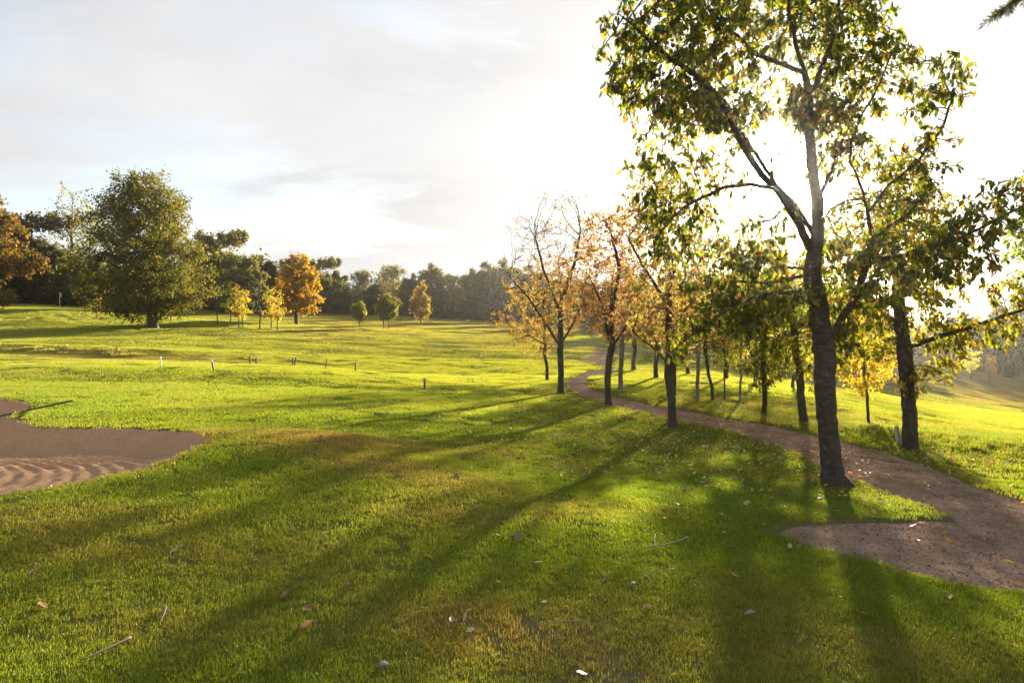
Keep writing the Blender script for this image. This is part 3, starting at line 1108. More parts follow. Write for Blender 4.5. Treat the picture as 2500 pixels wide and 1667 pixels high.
def build_wood(name, pos, par, rad, cnt, rmin, rmax, flare=0.0, sides=(4, 7, 14), rng=None):
    """tubes along chains whose radius at the start lies in [rmin, rmax)"""
    n = len(pos)
    kids = [[] for _ in range(n)]
    for i in range(1, n):
        kids[par[i]].append(i)
    chains = []
    stack = [(0, -1)]
    while stack:
        i, p = stack.pop()
        c = [p, i] if p >= 0 else [i]
        while kids[i]:
            k = sorted(kids[i], key=lambda q: -cnt[q])
            for q in k[1:]:
                stack.append((q, i))
            i = k[0]
            c.append(i)
        chains.append(c)
    VV, FF = [], []
    off = 0
    for c in chains:
        c = np.array(c)
        R = rad[c].copy()
        if len(c) > 1 and par[c[1]] == c[0] and c[0] != 0:
            R[0] = min(R[0], R[1] * 1.25)
        r0 = R[min(1, len(R) - 1)]
        if not (rmin <= r0 < rmax) or len(c) < 2:
            continue
        P = pos[c]
        R[-1] *= 0.6
        d = np.gradient(P, axis=0)
        d = unit(d)
        md = unit(d.mean(0))
        ref = np.array([1.0, 0, 0]) if abs(md[2]) > 0.6 else np.array([0, 0, 1.0])
        s = unit(np.cross(d, ref))
        t = np.cross(d, s)
        k = sides[2] if r0 > 0.06 else (sides[1] if r0 > 0.018 else sides[0])
        th = np.arange(k) * 2 * math.pi / k
        rr = np.repeat(R[:, None], k, axis=1)
        if flare and c[0] == 0:
            z = (P[:, 2] - P[0, 2])[:, None] / max(R[0], 0.01)
            rr = rr * (1 + flare * np.exp(-z / 0.9) * (1 + 0.55 * np.sin(3 * th + 0.6)[None] + 0.3 * np.sin(5 * th)[None]))
            rr = rr * (1 + 0.05 * np.sin(th * 2 + P[:, 2:3] * 3) + 0.04 * np.sin(th * 3 - P[:, 2:3] * 7))
        V = P[:, None] + s[:, None] * (rr * np.cos(th))[:, :, None] + t[:, None] * (rr * np.sin(th))[:, :, None]
        m = len(c)
        i = (np.arange(m - 1)[:, None] * k + np.arange(k)[None])
        j = (np.arange(m - 1)[:, None] * k + (np.arange(k)[None] + 1) % k)
        FF.append(np.stack([i, j, j + k, i + k], axis=2).reshape(-1, 4) + off)
        VV.append(V.reshape(-1, 3))
        off += m * k
    if not VV:
        return None
    return mesh_np(name, np.vstack(VV), np.vstack(FF), True)


def tree_meshes(key, limbs, attr, r_base, r_tip, step, di, dk, leaf, seed, up=0.0, flare=0.35, split=None, iters=160, slim=.64):
    rng = np.random.default_rng(seed)
    pos, par, nfix = grow(limbs, attr, step, di, dk, rng, iters, up)
    rad, cnt = tree_radii(pos, par, r_base, r_tip, slim)

    split = split or r_base * 0.22
    res = {'trunk': build_wood(key + '_trunk', pos, par, rad, cnt, split, 9, flare),
           'branch': build_wood(key + '_branches', pos, par, rad, cnt, 0, split)}
    if leaf:
        cand = np.where((cnt <= leaf.get('cnt', 4)) & (np.arange(len(pos)) > 0) & (rad < leaf.get('rmax', r_base * .4)))[0]
        w = np.ones(len(cand))
        if 'mask' in leaf:
            w = leaf['mask'](pos[cand])
        w = w / w.sum()
        nt = leaf['tufts']
        ti = rng.choice(cand, nt, p=w)
        f = rng.uniform(0, 1, (nt, 1))
        tp = pos[ti] * f + pos[par[ti]] * (1 - f)
        bd = unit(pos[ti] - pos[par[ti]])
        k = leaf['per']
        n = nt * k
        tp = np.repeat(tp, k, 0) + rng.normal(0, leaf['spread'], (n, 3))
        bd = np.repeat(bd, k, 0)
        d = unit(bd * leaf.get('along', .5) + rng.normal(0, leaf.get('rand', .6), (n, 3)) + np.array([0, 0, -leaf.get('droop', .6)]))
        ln = leaf['size'] * rng.uniform(0.5, 1.3, n)
        cols = pick_cols(n, leaf['pal'], rng)
        if 'tint' in leaf:
            cols = cols * leaf['tint'](tp, rng)
        if leaf.get('loose'):
            m = rng.permutation(n)[:leaf['loose']]
            big = np.zeros(n, bool)
            big[m] = True
            res['loose'] = (tp[big], d[big], ln[big], cols[big])
            tp, d, ln, cols = tp[~big], d[~big], ln[~big], cols[~big]
        res['leaves'] = build_leaves(key + '_leaves', tp, d, ln, leaf.get('aspect', .45), cols, rng, leaf.get('shape', 4), leaf.get('curl', 1.0))
    return res


def place_tree(name, res, loc, label, cat='tree', group=None, rz=0.0, sc=(1, 1, 1), bark='bark', lmat='leaf'):
    root = empty(name, loc, rz, sc)
    tag(root, label, cat, group)
    if res.get('trunk'):
        link('trunk', res['trunk'], MAT[bark], root)
    if res.get('branch'):
        link('branches', res['branch'], MAT[bark], root, kind='stuff')
    if res.get('leaves'):
        c = link('crown', res['leaves'], MAT[lmat], root, kind='stuff')
        if res.get('loose'):
            tp, d, ln, cols = res['loose']
            rng = np.random.default_rng(5)
            protos = []
            pc = pick_cols(10, [(*cc, 1) for cc in cols[:10]], rng, .05)
            for i in range(10):
                tcol = np.repeat(cols[i * 7 % len(cols)][None], 7, 0)
                m = mesh_np('leaf_blade_%d' % i, LEAF6 * np.array([1, .225, .225]), LEAF6_F, False, tcol)
                m.materials.append(MAT[lmat])
                protos.append(m)
            for i in range(len(tp)):
                o = bpy.data.objects.new('leaf', protos[i % 10])
                COL.objects.link(o)
                o.parent = c
                o.location = tp[i]
                q = Vector(d[i]).to_track_quat('X', 'Z')
                o.rotation_mode = 'QUATERNION'
                from mathutils import Quaternion
                o.rotation_quaternion = q @ Quaternion((1, 0, 0), rng.uniform(0, 6.283))
                o.scale = (ln[i],) * 3
    return root


def gz(x, y):
    return float(terrain_h(np.array([x]), np.array([y]))[0])


def at(xd, yd):
    (x, y), = unproj([(xd, yd)])
    return x, y, gz(x, y)


def px_local(base_px, mpp, pts):
    """photo points plus a depth in metres -> coordinates local to a tree's base"""
    return [((x - base_px[0]) * mpp, dy, (base_px[1] - y) * mpp) for x, y, dy in pts]


def blob_attr(base_px, mpp, blobs, n, rng, depth=1.0):
    out = []
    area = np.array([b[2] * b[3] * (b[5] if len(b) > 5 else 1) for b in blobs], float)
    ks = rng.multinomial(n, area / area.sum())
    for b, k in zip(blobs, ks):
        r = unit(rng.normal(0, 1, (k, 3))) * rng.uniform(0, 1, (k, 1)) ** (1 / 3)
        dc = b[4]
        out.append(np.c_[(b[0] - base_px[0] + r[:, 0] * b[2]) * mpp, dc + r[:, 1] * 0.5 * (b[2] + b[3]) * mpp * depth, (base_px[1] - b[1] + r[:, 2] * b[3]) * mpp])
    return np.vstack(out)


def profile_attr(prof, n, rng, clusters=40, csize=0.16, shell=0.55):
    """attraction points in clumps inside a crown of revolution; prof = [(z, radius), ...]"""
    prof = np.array(prof, float)
    zmin, zmax = prof[0, 0], prof[-1, 0]
    R = prof[:, 1].max()
    C = []
    while len(C) < clusters:
        z = rng.uniform(zmin, zmax)
        r = np.interp(z, prof[:, 0], prof[:, 1])
        if rng.uniform(0, 1) > (r / R):
            continue
        th = rng.uniform(0, 6.283)
        q = r * (shell + (1 - shell) * rng.uniform(0, 1)) * rng.uniform(0.45, 1.05)
        C.append((q * math.cos(th), q * math.sin(th), z))
    C = np.array(C)
    i = rng.integers(0, clusters, n)
    return C[i] + rng.normal(0, 1, (n, 3)) * np.array([R * csize, R * csize, R * csize * 0.7])


# palettes: r, g, b, weight
PAL_CHERRY = [(.085, .105, .010, 4), (.16, .175, .012, 2.6), (.045, .058, .009, 4), (.30, .21, .02, 1.1), (.26, .12, .02, .5), (.15, .11, .02, 1.6)]
PAL_LIME = [(.15, .17, .012, 3), (.28, .26, .02, 3), (.085, .105, .012, 2.5), (.34, .22, .02, 1)]
PAL_ORANGE = [(.31, .18, .055, 2.6), (.30, .125, .055, 1.5), (.33, .24, .06, 2.6), (.17, .15, .03, 3.4), (.18, .11, .045, 1.8)]
PAL_RED = [(.33, .165, .065, 3), (.36, .23, .07, 2.6), (.30, .11, .05, 1.3), (.19, .145, .04, 2.6)]
PAL_BROWN = [(.22, .15, .04, 3), (.30, .19, .05, 2.4), (.15, .12, .03, 3), (.34, .14, .04, .8)]
PAL_OLIVE = [(.125, .125, .020, 3), (.095, .105, .018, 3.4), (.18, .15, .025, 2), (.21, .12, .03, .5)]
PAL_DARK = [(.045, .048, .016, 4), (.07, .068, .020, 3), (.11, .085, .025, 1.5)]
PAL_DUSK = [(.08, .074, .024, 3), (.115, .095, .03, 3), (.055, .055, .02, 2), (.16, .12, .035, 1.3)]
PAL_YELLOW = [(.44, .34, .05, 3), (.36, .30, .04, 3), (.24, .23, .03, 2), (.42, .22, .03, 1)]
PAL_AMBER = [(.40, .25, .03, 3), (.35, .18, .025, 2.2), (.42, .31, .035, 2.8), (.24, .13, .025, 1.8)]
PAL_RUST = [(.22, .12, .04, 3), (.17, .095, .035, 3), (.26, .16, .045, 1.5), (.13, .10, .03, 1.6)]

# ---- the foreground cherry tree
BX = (1918, 1113)
bx_, by_, bz_ = at(*BX)
mpp = by_ / F * K
L_ = lambda pts: px_local(BX, mpp, pts)
limbs = [
    L_([(1918, 1125, 0), (1912, 1080, 0), (1903, 1000, 0), (1897, 900, 0), (1894, 800, 0), (1884, 700, .05), (1872, 620, .1), (1886, 540, .1), (1884, 450, .08),
        (1866, 365, .05), (1860, 264, .0), (1857, 207, 0), (1843, 160, -.05), (1822, 108, -.1), (1802, 44, -.15), (1792, -20, -.2), (1780, -90, -.2)]),
    L_([(1896, 800, 0), (1915, 755, -.05), (1931, 715, -.12), (1951, 675, -.2), (1961, 620, -.28), (1970, 545, -.35), (1956, 490, -.4), (1935, 436, -.45), (1909, 387, -.5), (1912, 343, -.5), (1934, 290, -.5), (1965, 230, -.55), (1990, 160, -.6)]),
    L_([(1860, 575, .1), (1824, 506, -.1), (1780, 449, -.2), (1727, 405, -.3), (1691, 361, -.38), (1656, 308, -.45), (1634, 273, -.5), (1607, 238, -.55), (1555, 198, -.6), (1510, 172, -.6), (1450, 120, -.65), (1400, 85, -.7)]),
    L_([(1770, 440, -.2), (1700, 433, -.35), (1643, 444, -.5), (1581, 471, -.6), (1537, 497, -.65), (1490, 545, -.7)]),
    L_([(1866, 545, .1), (1852, 455, .35), (1825, 415, .5), (1790, 330, .7), (1750, 250, .85), (1700, 180, .9), (1640, 110, 1.0)]),
    L_([(1845, 163, 0), (1783, 119, .2), (1748, 95, .3), (1731, 70, .35), (1690, 25, .4), (1640, -30, .45)]),
    L_([(1858, 207, 0), (1880, 190, .1), (1899, 145, .2), (1929, 88, .3), (1946, 40, .35), (1960, -20, .4), (1970, -90, .4)]),
    L_([(1958, 490, -.4), (2003, 431, -.5), (2043, 396, -.6), (2085, 330, -.7), (2110, 260, -.7)]),
    L_([(1966, 560, -.3), (2030, 520, -.1), (2100, 480, .1), (2150, 440, .3), (2180, 400, .3)]),
    L_([(1962, 600, -.28), (2040, 590, -.5), (2120, 560, -.75), (2190, 520, -.9), (2240, 490, -.95)]),
    L_([(1878, 640, .1), (1813, 669, -.3), (1720, 677, -.6), (1653, 694, -.85), (1594, 728, -1.0), (1530, 770, -1.1), (1495, 800, -1.1)]),
    L_([(1876, 620, .1), (1800, 640, .4), (1740, 632, .7), (1680, 625, .9), (1610, 640, 1.1)]),
    L_([(1884, 450, .08), (1930, 400, .4), (1980, 330, .7), (2020, 250, .9), (2040, 180, 1.0)]),
    L_([(1864, 330, .05), (1900, 270, .4), (1940, 190, .8), (1960, 100, 1.0)]),
    L_([(1784, 452, -.2), (1765, 400, -.1), (1772, 350, 0), (1755, 300, .1)]),
    L_([(1878, 430, .08), (1838, 408, -.2), (1800, 398, -.35), (1752, 372, -.5)]),
    L_([(1852, 460, .3), (1812, 470, .1), (1770, 500, -.1), (1722, 520, -.3), (1670, 530, -.4)]),
    L_([(1888, 520, .1), (1930, 470, .3), (1985, 440, .5), (2040, 430, .6), (2090, 440, .7)]),
    L_([(1874, 610, .1), (1830, 600, .5), (1780, 560, .8), (1730, 540, 1.0)]),
]
rng = np.random.default_rng(3)
blobs = [  # x, y, rx, ry, depth, weight
    (1480, 95, 100, 80, -.6), (1600, 70, 120, 95, -.2), (1720, 50, 110, 90, .4), (1400, 130, 55, 60, -.7), (1500, 215, 110, 75, -.6), (1420, 215, 55, 45, -.7),
    (1570, 280, 90, 60, -.5), (1480, 300, 70, 50, -.6), (1660, 180, 110, 90, .9), (1650, 260, 80, 60, -.3), (1760, 180, 100, 70, .8), (1850, 40, 120, 80, 0), (1960, 80, 100, 90, .4),
    (2030, 170, 80, 90, .9), (2080, 240, 65, 80, -.6), (2060, 120, 60, 60, .2), (2110, 330, 50, 60, .4), (1930, 200, 90, 70, .7), (1880, 300, 60, 50, .4, .4), (2000, 300, 80, 70, .8), (2060, 380, 80, 60, -.6, .7), (2140, 410, 60, 50, .3),
    (2200, 480, 70, 50, -.8), (2150, 540, 110, 50, -.6), (2230, 500, 45, 50, -.9), (2060, 480, 80, 60, .1, .6), (2030, 600, 120, 60, -.5), (2110, 610, 100, 50, -.5), (1960, 660, 90, 50, -.5),
    (1470, 385, 60, 40, -.6), (1560, 395, 60, 45, -.6), (1640, 430, 60, 40, -.5, .7), (1500, 470, 70, 55, -.7), (1560, 520, 60, 50, -.7), (1480, 555, 50, 45, -.7), (1520, 600, 40, 40, -.8),
    (1700, 560, 80, 45, .6), (1770, 600, 80, 50, .5), (1650, 630, 80, 40, .9), (1600, 680, 60, 40, -.9), (1680, 680, 70, 30, -.7), (1510, 780, 40, 35, -1.1), (1570, 730, 50, 35, -1.0),
    (1780, 680, 70, 40, -.5), (1820, 260, 70, 50, -.3, .4), (1740, 300, 60, 50, .6, .5), (1700, -70, 180, 60, .2), (1900, -80, 160, 60, .2), (1560, -20, 120, 60, -.4), (2020, -10, 80, 60, .5),
    (1940, 450, 80, 60, -.2, .8), (1800, 400, 80, 70, .3, .7), (1760, 480, 70, 60, -.2, .6), (1840, 330, 60, 60, -.4, .6), (1720, 340, 60, 50, .2, .7), (2010, 400, 80, 90, .2, .8), (1850, 720, 60, 40, .8), (1940, 740, 60, 40, .6), (1790, 540, 70, 60, .5), (1830, 660, 60, 60, .9), (1740, 700, 80, 50, .4), (1680, 740, 60, 40, -.4), (1960, 560, 70, 60, .5), (2000, 700, 70, 60, .3), (1960, 800, 50, 40, .3), (1830, 780, 50, 40, .6)]
attr = blob_attr(BX, mpp, blobs, 7500, rng, 1.5)


def sun_gap(p):
    """fewer leaves survive in the middle of the crown and on its right side"""
    xd = BX[0] + p[:, 0] / mpp
    yd = BX[1] - p[:, 2] / mpp
    d = np.hypot((xd - 1800) / 130, (yd - 400) / 110)
    w = 0.04 + 0.96 * sstep(0.75, 1.5, d)
    d2 = np.hypot((xd - 2010) / 130, (yd - 420) / 150)
    w *= 0.35 + 0.65 * sstep(0.5, 1.2, d2)
    return w


res = tree_meshes('cherry', limbs, attr, 0.13, 0.0062, 0.075, 0.5, 0.085, dict(tufts=3300, per=7, spread=.045, size=.102, aspect=.42, pal=PAL_CHERRY, droop=1.0, along=.35, rand=.55, shape=6, cnt=6, mask=sun_gap, loose=300), 3, up=0.05, flare=1.0, iters=150, slim=.52)
place_tree('cherry_tree', res, (bx_, by_, bz_ - .03), 'large foreground tree with banded dark trunk and hanging green leaves before the sun', bark='bark_cherry')

# ---- the tree right of the path
BX = (2092, 1030)
ex_, ey_, ez_ = at(*BX)
mpp = ey_ / F * K
limbs = [
    L_([(2092, 1042, 0), (2090, 960, 0), (2082, 850, 0), (2070, 740, 0), (2062, 620, .05), (2065, 500, .1), (2075, 400, .1), (2080, 330, .1)]),
    L_([(2076, 800, 0), (2130, 770, -.3), (2190, 745, -.6), (2260, 715, -.8), (2320, 700, -.9), (2380, 690, -1.0)]),
    L_([(2066, 660, 0), (2120, 600, .3), (2180, 560, .6), (2240, 540, .8), (2300, 560, .9)]),
    L_([(2070, 740, 0), (2020, 700, .4), (1970, 660, .7), (1930, 640, .9)]),
    L_([(2064, 600, 0), (2010, 540, -.4), (1970, 480, -.6)]),
    L_([(2066, 500, .1), (2120, 430, .3), (2160, 380, .4)]),
]
L_ = lambda pts: px_local(BX, mpp, pts)
limbs = [L_([(2092, 1042, 0), (2090, 960, 0), (2082, 850, 0), (2070, 740, 0), (2062, 620, .05), (2065, 500, .1), (2075, 400, .1), (2080, 330, .1)]),
         L_([(2076, 800, 0), (2130, 770, -.3), (2190, 745, -.6), (2260, 715, -.8), (2320, 700, -.9), (2380, 690, -1.0)]),
         L_([(2066, 660, 0), (2120, 600, .3), (2180, 560, .6), (2240, 540, .8), (2300, 560, .9)]),
         L_([(2070, 740, 0), (2020, 700, .4), (1970, 660, .7), (1930, 640, .9)]),
         L_([(2064, 600, 0), (2010, 540, -.4), (1970, 480, -.6)]),
         L_([(2066, 500, .1), (2120, 430, .3), (2160, 380, .4)])]
blobs = [(2090, 700, 80, 80, .2), (2030, 770, 60, 55, .4), (2140, 770, 70, 50, -.4), (2190, 650, 80, 55, .5), (2270, 660, 60, 40, -.6), (2330, 690, 50, 45, -.9, .8), (2060, 560, 100, 80, -.2),
         (2130, 480, 90, 70, .3), (1990, 640, 60, 60, .7), (1960, 740, 60, 50, .6), (2050, 420, 80, 70, 0, .7), (2230, 560, 70, 40, .8, .7), (2120, 840, 40, 40, -.5, .7), (2070, 880, 35, 30, -.3, .6), (2200, 760, 70, 40, -.7), (1940, 560, 70, 60, -.4), (2300, 760, 40, 30, -.8, .5)]
rng = np.random.default_rng(8)
res = tree_meshes('verge', limbs, blob_attr(BX, mpp, blobs, 4200, rng, 1.5), 0.125, 0.0055, 0.09, 0.6, 0.105,
                  dict(tufts=1800, per=5, spread=.035, size=.10, aspect=.45, pal=PAL_LIME, droop=.9, along=.4, rand=.5, shape=6, cnt=6, loose=220), 9, flare=.3, iters=110)
place_tree('verge_tree', res, (ex_, ey_, ez_ - .03), 'thick-trunked tree on the verge beside the short pale post', bark='bark_cherry')


# ---- the row along the path and the trees behind it
def row_tree(name, base, top, lean, prof, nattr, leaf, label, r_base, seed, forks=(), bark='bark', step=.105, clusters=34, csize=.17, dy=0.0, tip=.004, up=.05, group=None, shell=.5, cat='tree'):
    x, y, z = at(*base)
    y2 = y + dy
    mp_ = y / F * K
    H = (base[1] - top) * mp_
    rng = np.random.default_rng(seed)
    tr = [(0, 0, -.08)]
    for f in (0.1, .2, .3, .4, .5, .6, .68):
        tr.append((lean * mp_ * f * (1.0 if f < .45 else 1.0 - (f - .45) * .8) + rng.normal(0, .02) * H * .3, rng.normal(0, .02) * H * .3, H * f))
    limbs = [tr]
    for fk in forks:
        limbs.append(px_local(base, mp_, fk))
    A = profile_attr([(H * a, b * mp_) for a, b in prof], int(nattr * 2.6), rng, clusters * 2, csize * .8, shell)
    A[:, 0] += lean * mp_ * 0.4 * A[:, 2] / H
    res = tree_meshes(name, limbs, A, r_base * .72, tip * 1.15, step, step * 7, step * 1.05, leaf, seed, up=up, iters=110, flare=.6)
    return place_tree(name, res, (x, y2, z), label, cat, group, bark=bark, lmat='leaf_autumn' if leaf['pal'] in (PAL_ORANGE, PAL_RED) else 'leaf')


def lf(t, pal, size=.12, per=5, **kw):
    d = dict(tufts=int(t * .95), per=per, spread=.05, size=size, aspect=.46, pal=pal, droop=.8, along=.4, rand=.55, shape=4, cnt=6)
    d.update(kw)
    return d


row_tree('autumn_tree', (1545, 982), 385, -15, [(.33, 50), (.47, 150), (.6, 165), (.75, 140), (.9, 90), (1.0, 40)], 1100, lf(950, PAL_ORANGE, .11), 'orange-leaved tree on the lawn, nearest one left of the foreground tree', .125, 21,
         [[(1540, 840, 0), (1510, 815, -.3), (1480, 790, -.5), (1440, 760, -.6)], [(1540, 760, 0), (1590, 700, .3), (1640, 660, .5)], [(1538, 700, 0), (1490, 620, .3), (1450, 540, .4)], [(1538, 640, 0), (1580, 540, -.2), (1600, 470, -.3)]])
row_tree('autumn_tree', (1398, 930), 470, 12, [(.37, 50), (.48, 115), (.6, 125), (.75, 110), (.9, 70), (1.0, 30)], 900, lf(850, PAL_RED), 'forked red-orange tree standing where the path bends', .13, 22,
         [[(1408, 800, 0), (1392, 760, -.2), (1378, 700, -.4), (1350, 640, -.5)], [(1410, 800, 0), (1438, 755, .2), (1460, 700, .3), (1480, 620, .3)], [(1412, 720, 0), (1420, 620, -.3), (1400, 540, -.3)]])
row_tree('half_bare_tree', (1288, 902), 455, -6, [(.36, 60), (.45, 130), (.55, 155), (.7, 145), (.85, 110), (1.0, 55)], 1700, lf(400, PAL_BROWN, .10, 4, mask=lambda p: 0.3 + 0.7 * (1 - sstep(2.6, 4.6, p[:, 2]))), 'half-bare tree with fine twigs, left end of the row', .15, 23,
         [[(1284, 800, 0), (1250, 740, -.4), (1215, 690, -.7), (1170, 640, -.8)], [(1290, 790, 0), (1320, 740, .3), (1340, 700, .4)], [(1284, 720, 0), (1250, 620, .3), (1230, 540, .4)], [(1284, 700, 0), (1320, 600, -.3), (1330, 540, -.3)]], tip=.0045)
row_tree('small_brown_tree', (1256, 873), 580, -14, [(.22, 60), (.35, 110), (.55, 105), (.75, 80), (.95, 40)], 800, lf(1000, PAL_BROWN, .12, 5), 'low dense brown tree with drooping branches, half hidden by the half-bare tree', .11, 24,
         [[(1250, 790, 0), (1215, 770, -.5), (1180, 780, -.9), (1150, 800, -1.1)]])
row_tree('dark_ivy_tree', (1756, 955), 560, -8, [(.2, 55), (.35, 75), (.5, 85), (.7, 80), (.85, 55), (1.0, 25)], 800, lf(1200, [(.05, .06, .015, 3), (.09, .09, .02, 2), (.20, .15, .03, 1)], .11, 5), 'slim tree with dark leaf-clad stem just beyond the path', .085, 25, bark='bark')
row_tree('leaning_tree', (1848, 971), 540, -55, [(.2, 50), (.35, 85), (.5, 100), (.7, 90), (.9, 50)], 800, lf(700, PAL_LIME, .105, 5), 'leaning tree beyond the path, left of the foreground trunk', .12, 26,
         [[(1828, 860, 0), (1860, 830, -.3), (1880, 800, -.4)]])
row_tree('young_yellow_tree', (1996, 975), 690, -28, [(.28, 45), (.45, 72), (.65, 75), (.85, 50), (1.0, 20)], 500, lf(560, PAL_YELLOW, .11, 5), 'young thin tree with golden leaves between the two thick trunks', .05, 27, tip=.003)
row_tree('pale_stem_tree', (1427, 895), 560, 4, [(.35, 45), (.5, 90), (.7, 90), (.9, 50)], 700, lf(420, PAL_ORANGE, .11), 'pale-stemmed tree across the path behind the forked tree', .12, 28, bark='bark_pale')
row_tree('slender_tree', (1602, 920), 620, 4, [(.44, 50), (.54, 80), (.7, 80), (.9, 45)], 600, lf(300, PAL_YELLOW, .105), 'upright slender yellow tree beyond the path, left one of a pair', .08, 29, bark='bark_pale')
row_tree('slender_tree', (1637, 918), 640, -38, [(.44, 50), (.54, 80), (.7, 75), (.9, 40)], 600, lf(270, PAL_ORANGE, .105), 'slender tree leaning left beyond the path, right one of a pair', .07, 30)
row_tree('slender_tree', (1701, 920), 650, 0, [(.40, 45), (.54, 72), (.7, 70), (.9, 40)], 500, lf(300, PAL_YELLOW, .105), 'thin pale-stemmed young tree beyond the path, left of the dark-stemmed tree', .05, 31, bark='bark_pale')
row_tree('slender_tree', (1663, 917), 690, 3, [(.35, 30), (.5, 50), (.7, 50), (.9, 30)], 350, lf(260, PAL_LIME, .11), 'very thin sapling beyond the path, between two slender trees', .035, 32)
row_tree('slender_tree', (1548, 908), 600, -4, [(.44, 50), (.54, 85), (.7, 80), (.9, 45)], 600, lf(280, PAL_ORANGE, .105), 'grey-stemmed tree seen just behind the nearest orange tree', .09, 33)
row_tree('dark_stem_tree', (1455, 850), 600, 0, [(.3, 50), (.5, 75), (.7, 70), (.9, 40)], 600, lf(700, PAL_OLIVE, .14), 'dark stout stem in the shade behind the path bend', .17, 34)
row_tree('dark_stem_tree', (1507, 868), 610, 5, [(.3, 45), (.5, 70), (.7, 65), (.9, 40)], 600, lf(700, PAL_OLIVE, .14), 'shaded tree with flared foot behind the path bend, right of the stout stem', .15, 35)
row_tree('shade_tree', (1735, 880), 600, 0, [(.36, 60), (.5, 85), (.7, 80), (.9, 45)], 600, lf(480, PAL_YELLOW, .15), 'yellow tree in the back of the grove, behind the slender ones', .09, 36)
row_tree('shade_tree', (1820, 890), 580, 6, [(.36, 60), (.5, 90), (.7, 85), (.9, 50)], 600, lf(480, PAL_LIME, .15), 'green-yellow tree at the back of the grove, behind the leaning tree', .10, 37)
row_tree('shade_tree', (1668, 868), 600, 0, [(.36, 60), (.5, 90), (.7, 85), (.9, 50)], 600, lf(480, PAL_OLIVE, .16), 'olive tree at the back of the grove, left of its yellow neighbour', .12, 38)
row_tree('shade_tree', (1580, 858), 590, 0, [(.36, 60), (.5, 85), (.7, 80), (.9, 50)], 600, lf(480, PAL_OLIVE, .17), 'olive tree at the back of the grove, behind the slender pair', .13, 39)
row_tree('shade_tree', (1915, 872), 600, 0, [(.2, 60), (.45, 90), (.7, 85), (.9, 50)], 600, lf(480, PAL_OLIVE, .17), 'olive tree right of the foreground trunk, far back in the grove', .12, 40)

# ---- tree just outside the right edge, only its twigs reach into view
BX = (2470, 1010)
fx_, fy_, fz_ = at(2352, 1010)
fx_ = fx_ + 118 * fy_ / F * K
fz_ = gz(fx_, fy_)
mpp = fy_ / F * K
limbs = [L_([(2470, 1030, 0), (2470, 800, 0), (2460, 600, 0), (2450, 420, 0)]), L_([(2465, 700, 0), (2420, 640, -.2), (2360, 590, -.3), (2330, 560, -.3)]),
         L_([(2462, 620, 0), (2410, 560, .2), (2350, 520, .3)]), L_([(2468, 820, 0), (2420, 850, -.2), (2370, 880, -.3)])]
res = tree_meshes('edge', limbs, blob_attr(BX, mpp, [(2360, 520, 50, 40, 0), (2345, 580, 40, 40, -.2), (2400, 560, 70, 80, 0), (2450, 480, 80, 80, 0), (2360, 890, 25, 25, -.3), (2500, 600, 80, 80, 0), (2380, 640, 60, 40, 0)], 500, np.random.default_rng(4), 1.5),
                  .13, .004, .13, .8, .2, dict(tufts=420, per=6, spread=.04, size=.12, aspect=.5, pal=[(.14, .22, .02, 3), (.22, .28, .03, 2), (.09, .13, .02, 2)], droop=.5, along=.4, rand=.6, shape=6, cnt=6), 41)
place_tree('edge_tree', res, (fx_, fy_, fz_), 'fresh green tree at the right edge, only its leafy twigs in view')

# ---- conifer outside the right edge: one drooping bough hangs into the top corner
cx_, cy_ = 6.6, 6.2
cz_ = gz(cx_, cy_)
root = empty('conifer_tree', (cx_, cy_, cz_))
tag(root, 'dark conifer bough hanging into the top right corner', 'tree')
tr = np.array([(0, 0, 0), (0.02, 0, 2.0), (0, 0.02, 4.0), (0, 0, 6.5), (0, 0, 9.0)])


def tube(P, R, k=8):
    P = np.asarray(P, float)
    R = np.asarray(R, float)
    d = unit(np.gradient(P, axis=0))
    md = unit(d.mean(0))
    ref = np.array([1.0, 0, 0]) if abs(md[2]) > 0.6 else np.array([0, 0, 1.0])
    s = unit(np.cross(d, ref))
    t = np.cross(d, s)
    th = np.arange(k) * 2 * math.pi / k
    V = P[:, None] + s[:, None] * (R[:, None] * np.cos(th))[:, :, None] + t[:, None] * (R[:, None] * np.sin(th))[:, :, None]
    m = len(P)
    i = (np.arange(m - 1)[:, None] * k + np.arange(k)[None])
    j = (np.arange(m - 1)[:, None] * k + (np.arange(k)[None] + 1) % k)
    Fq = np.stack([i, j, j + k, i + k], axis=2).reshape(-1, 4)
    # end caps
    V = np.vstack([V.reshape(-1, 3), P[0], P[-1]])
    a, b = m * k, m * k + 1
    caps = []
    for q in range(k):
        caps.append((a, (q + 1) % k, q, q))
        caps.append((b, (m - 1) * k + q, (m - 1) * k + (q + 1) % k, (m - 1) * k + (q + 1) % k))
    return V, Fq, caps


def tube_mesh(name, P, R, k=8, smooth=True):
    V, Fq, caps = tube(P, R, k)
    me = bpy.data.meshes.new(name)
    me.from_pydata(V.tolist(), [], Fq.tolist() + [tuple(dict.fromkeys(c)) for c in caps])
    me.polygons.foreach_set('use_smooth', np.array([smooth] * len(Fq) + [False] * len(caps)))
    me.update()
    return me


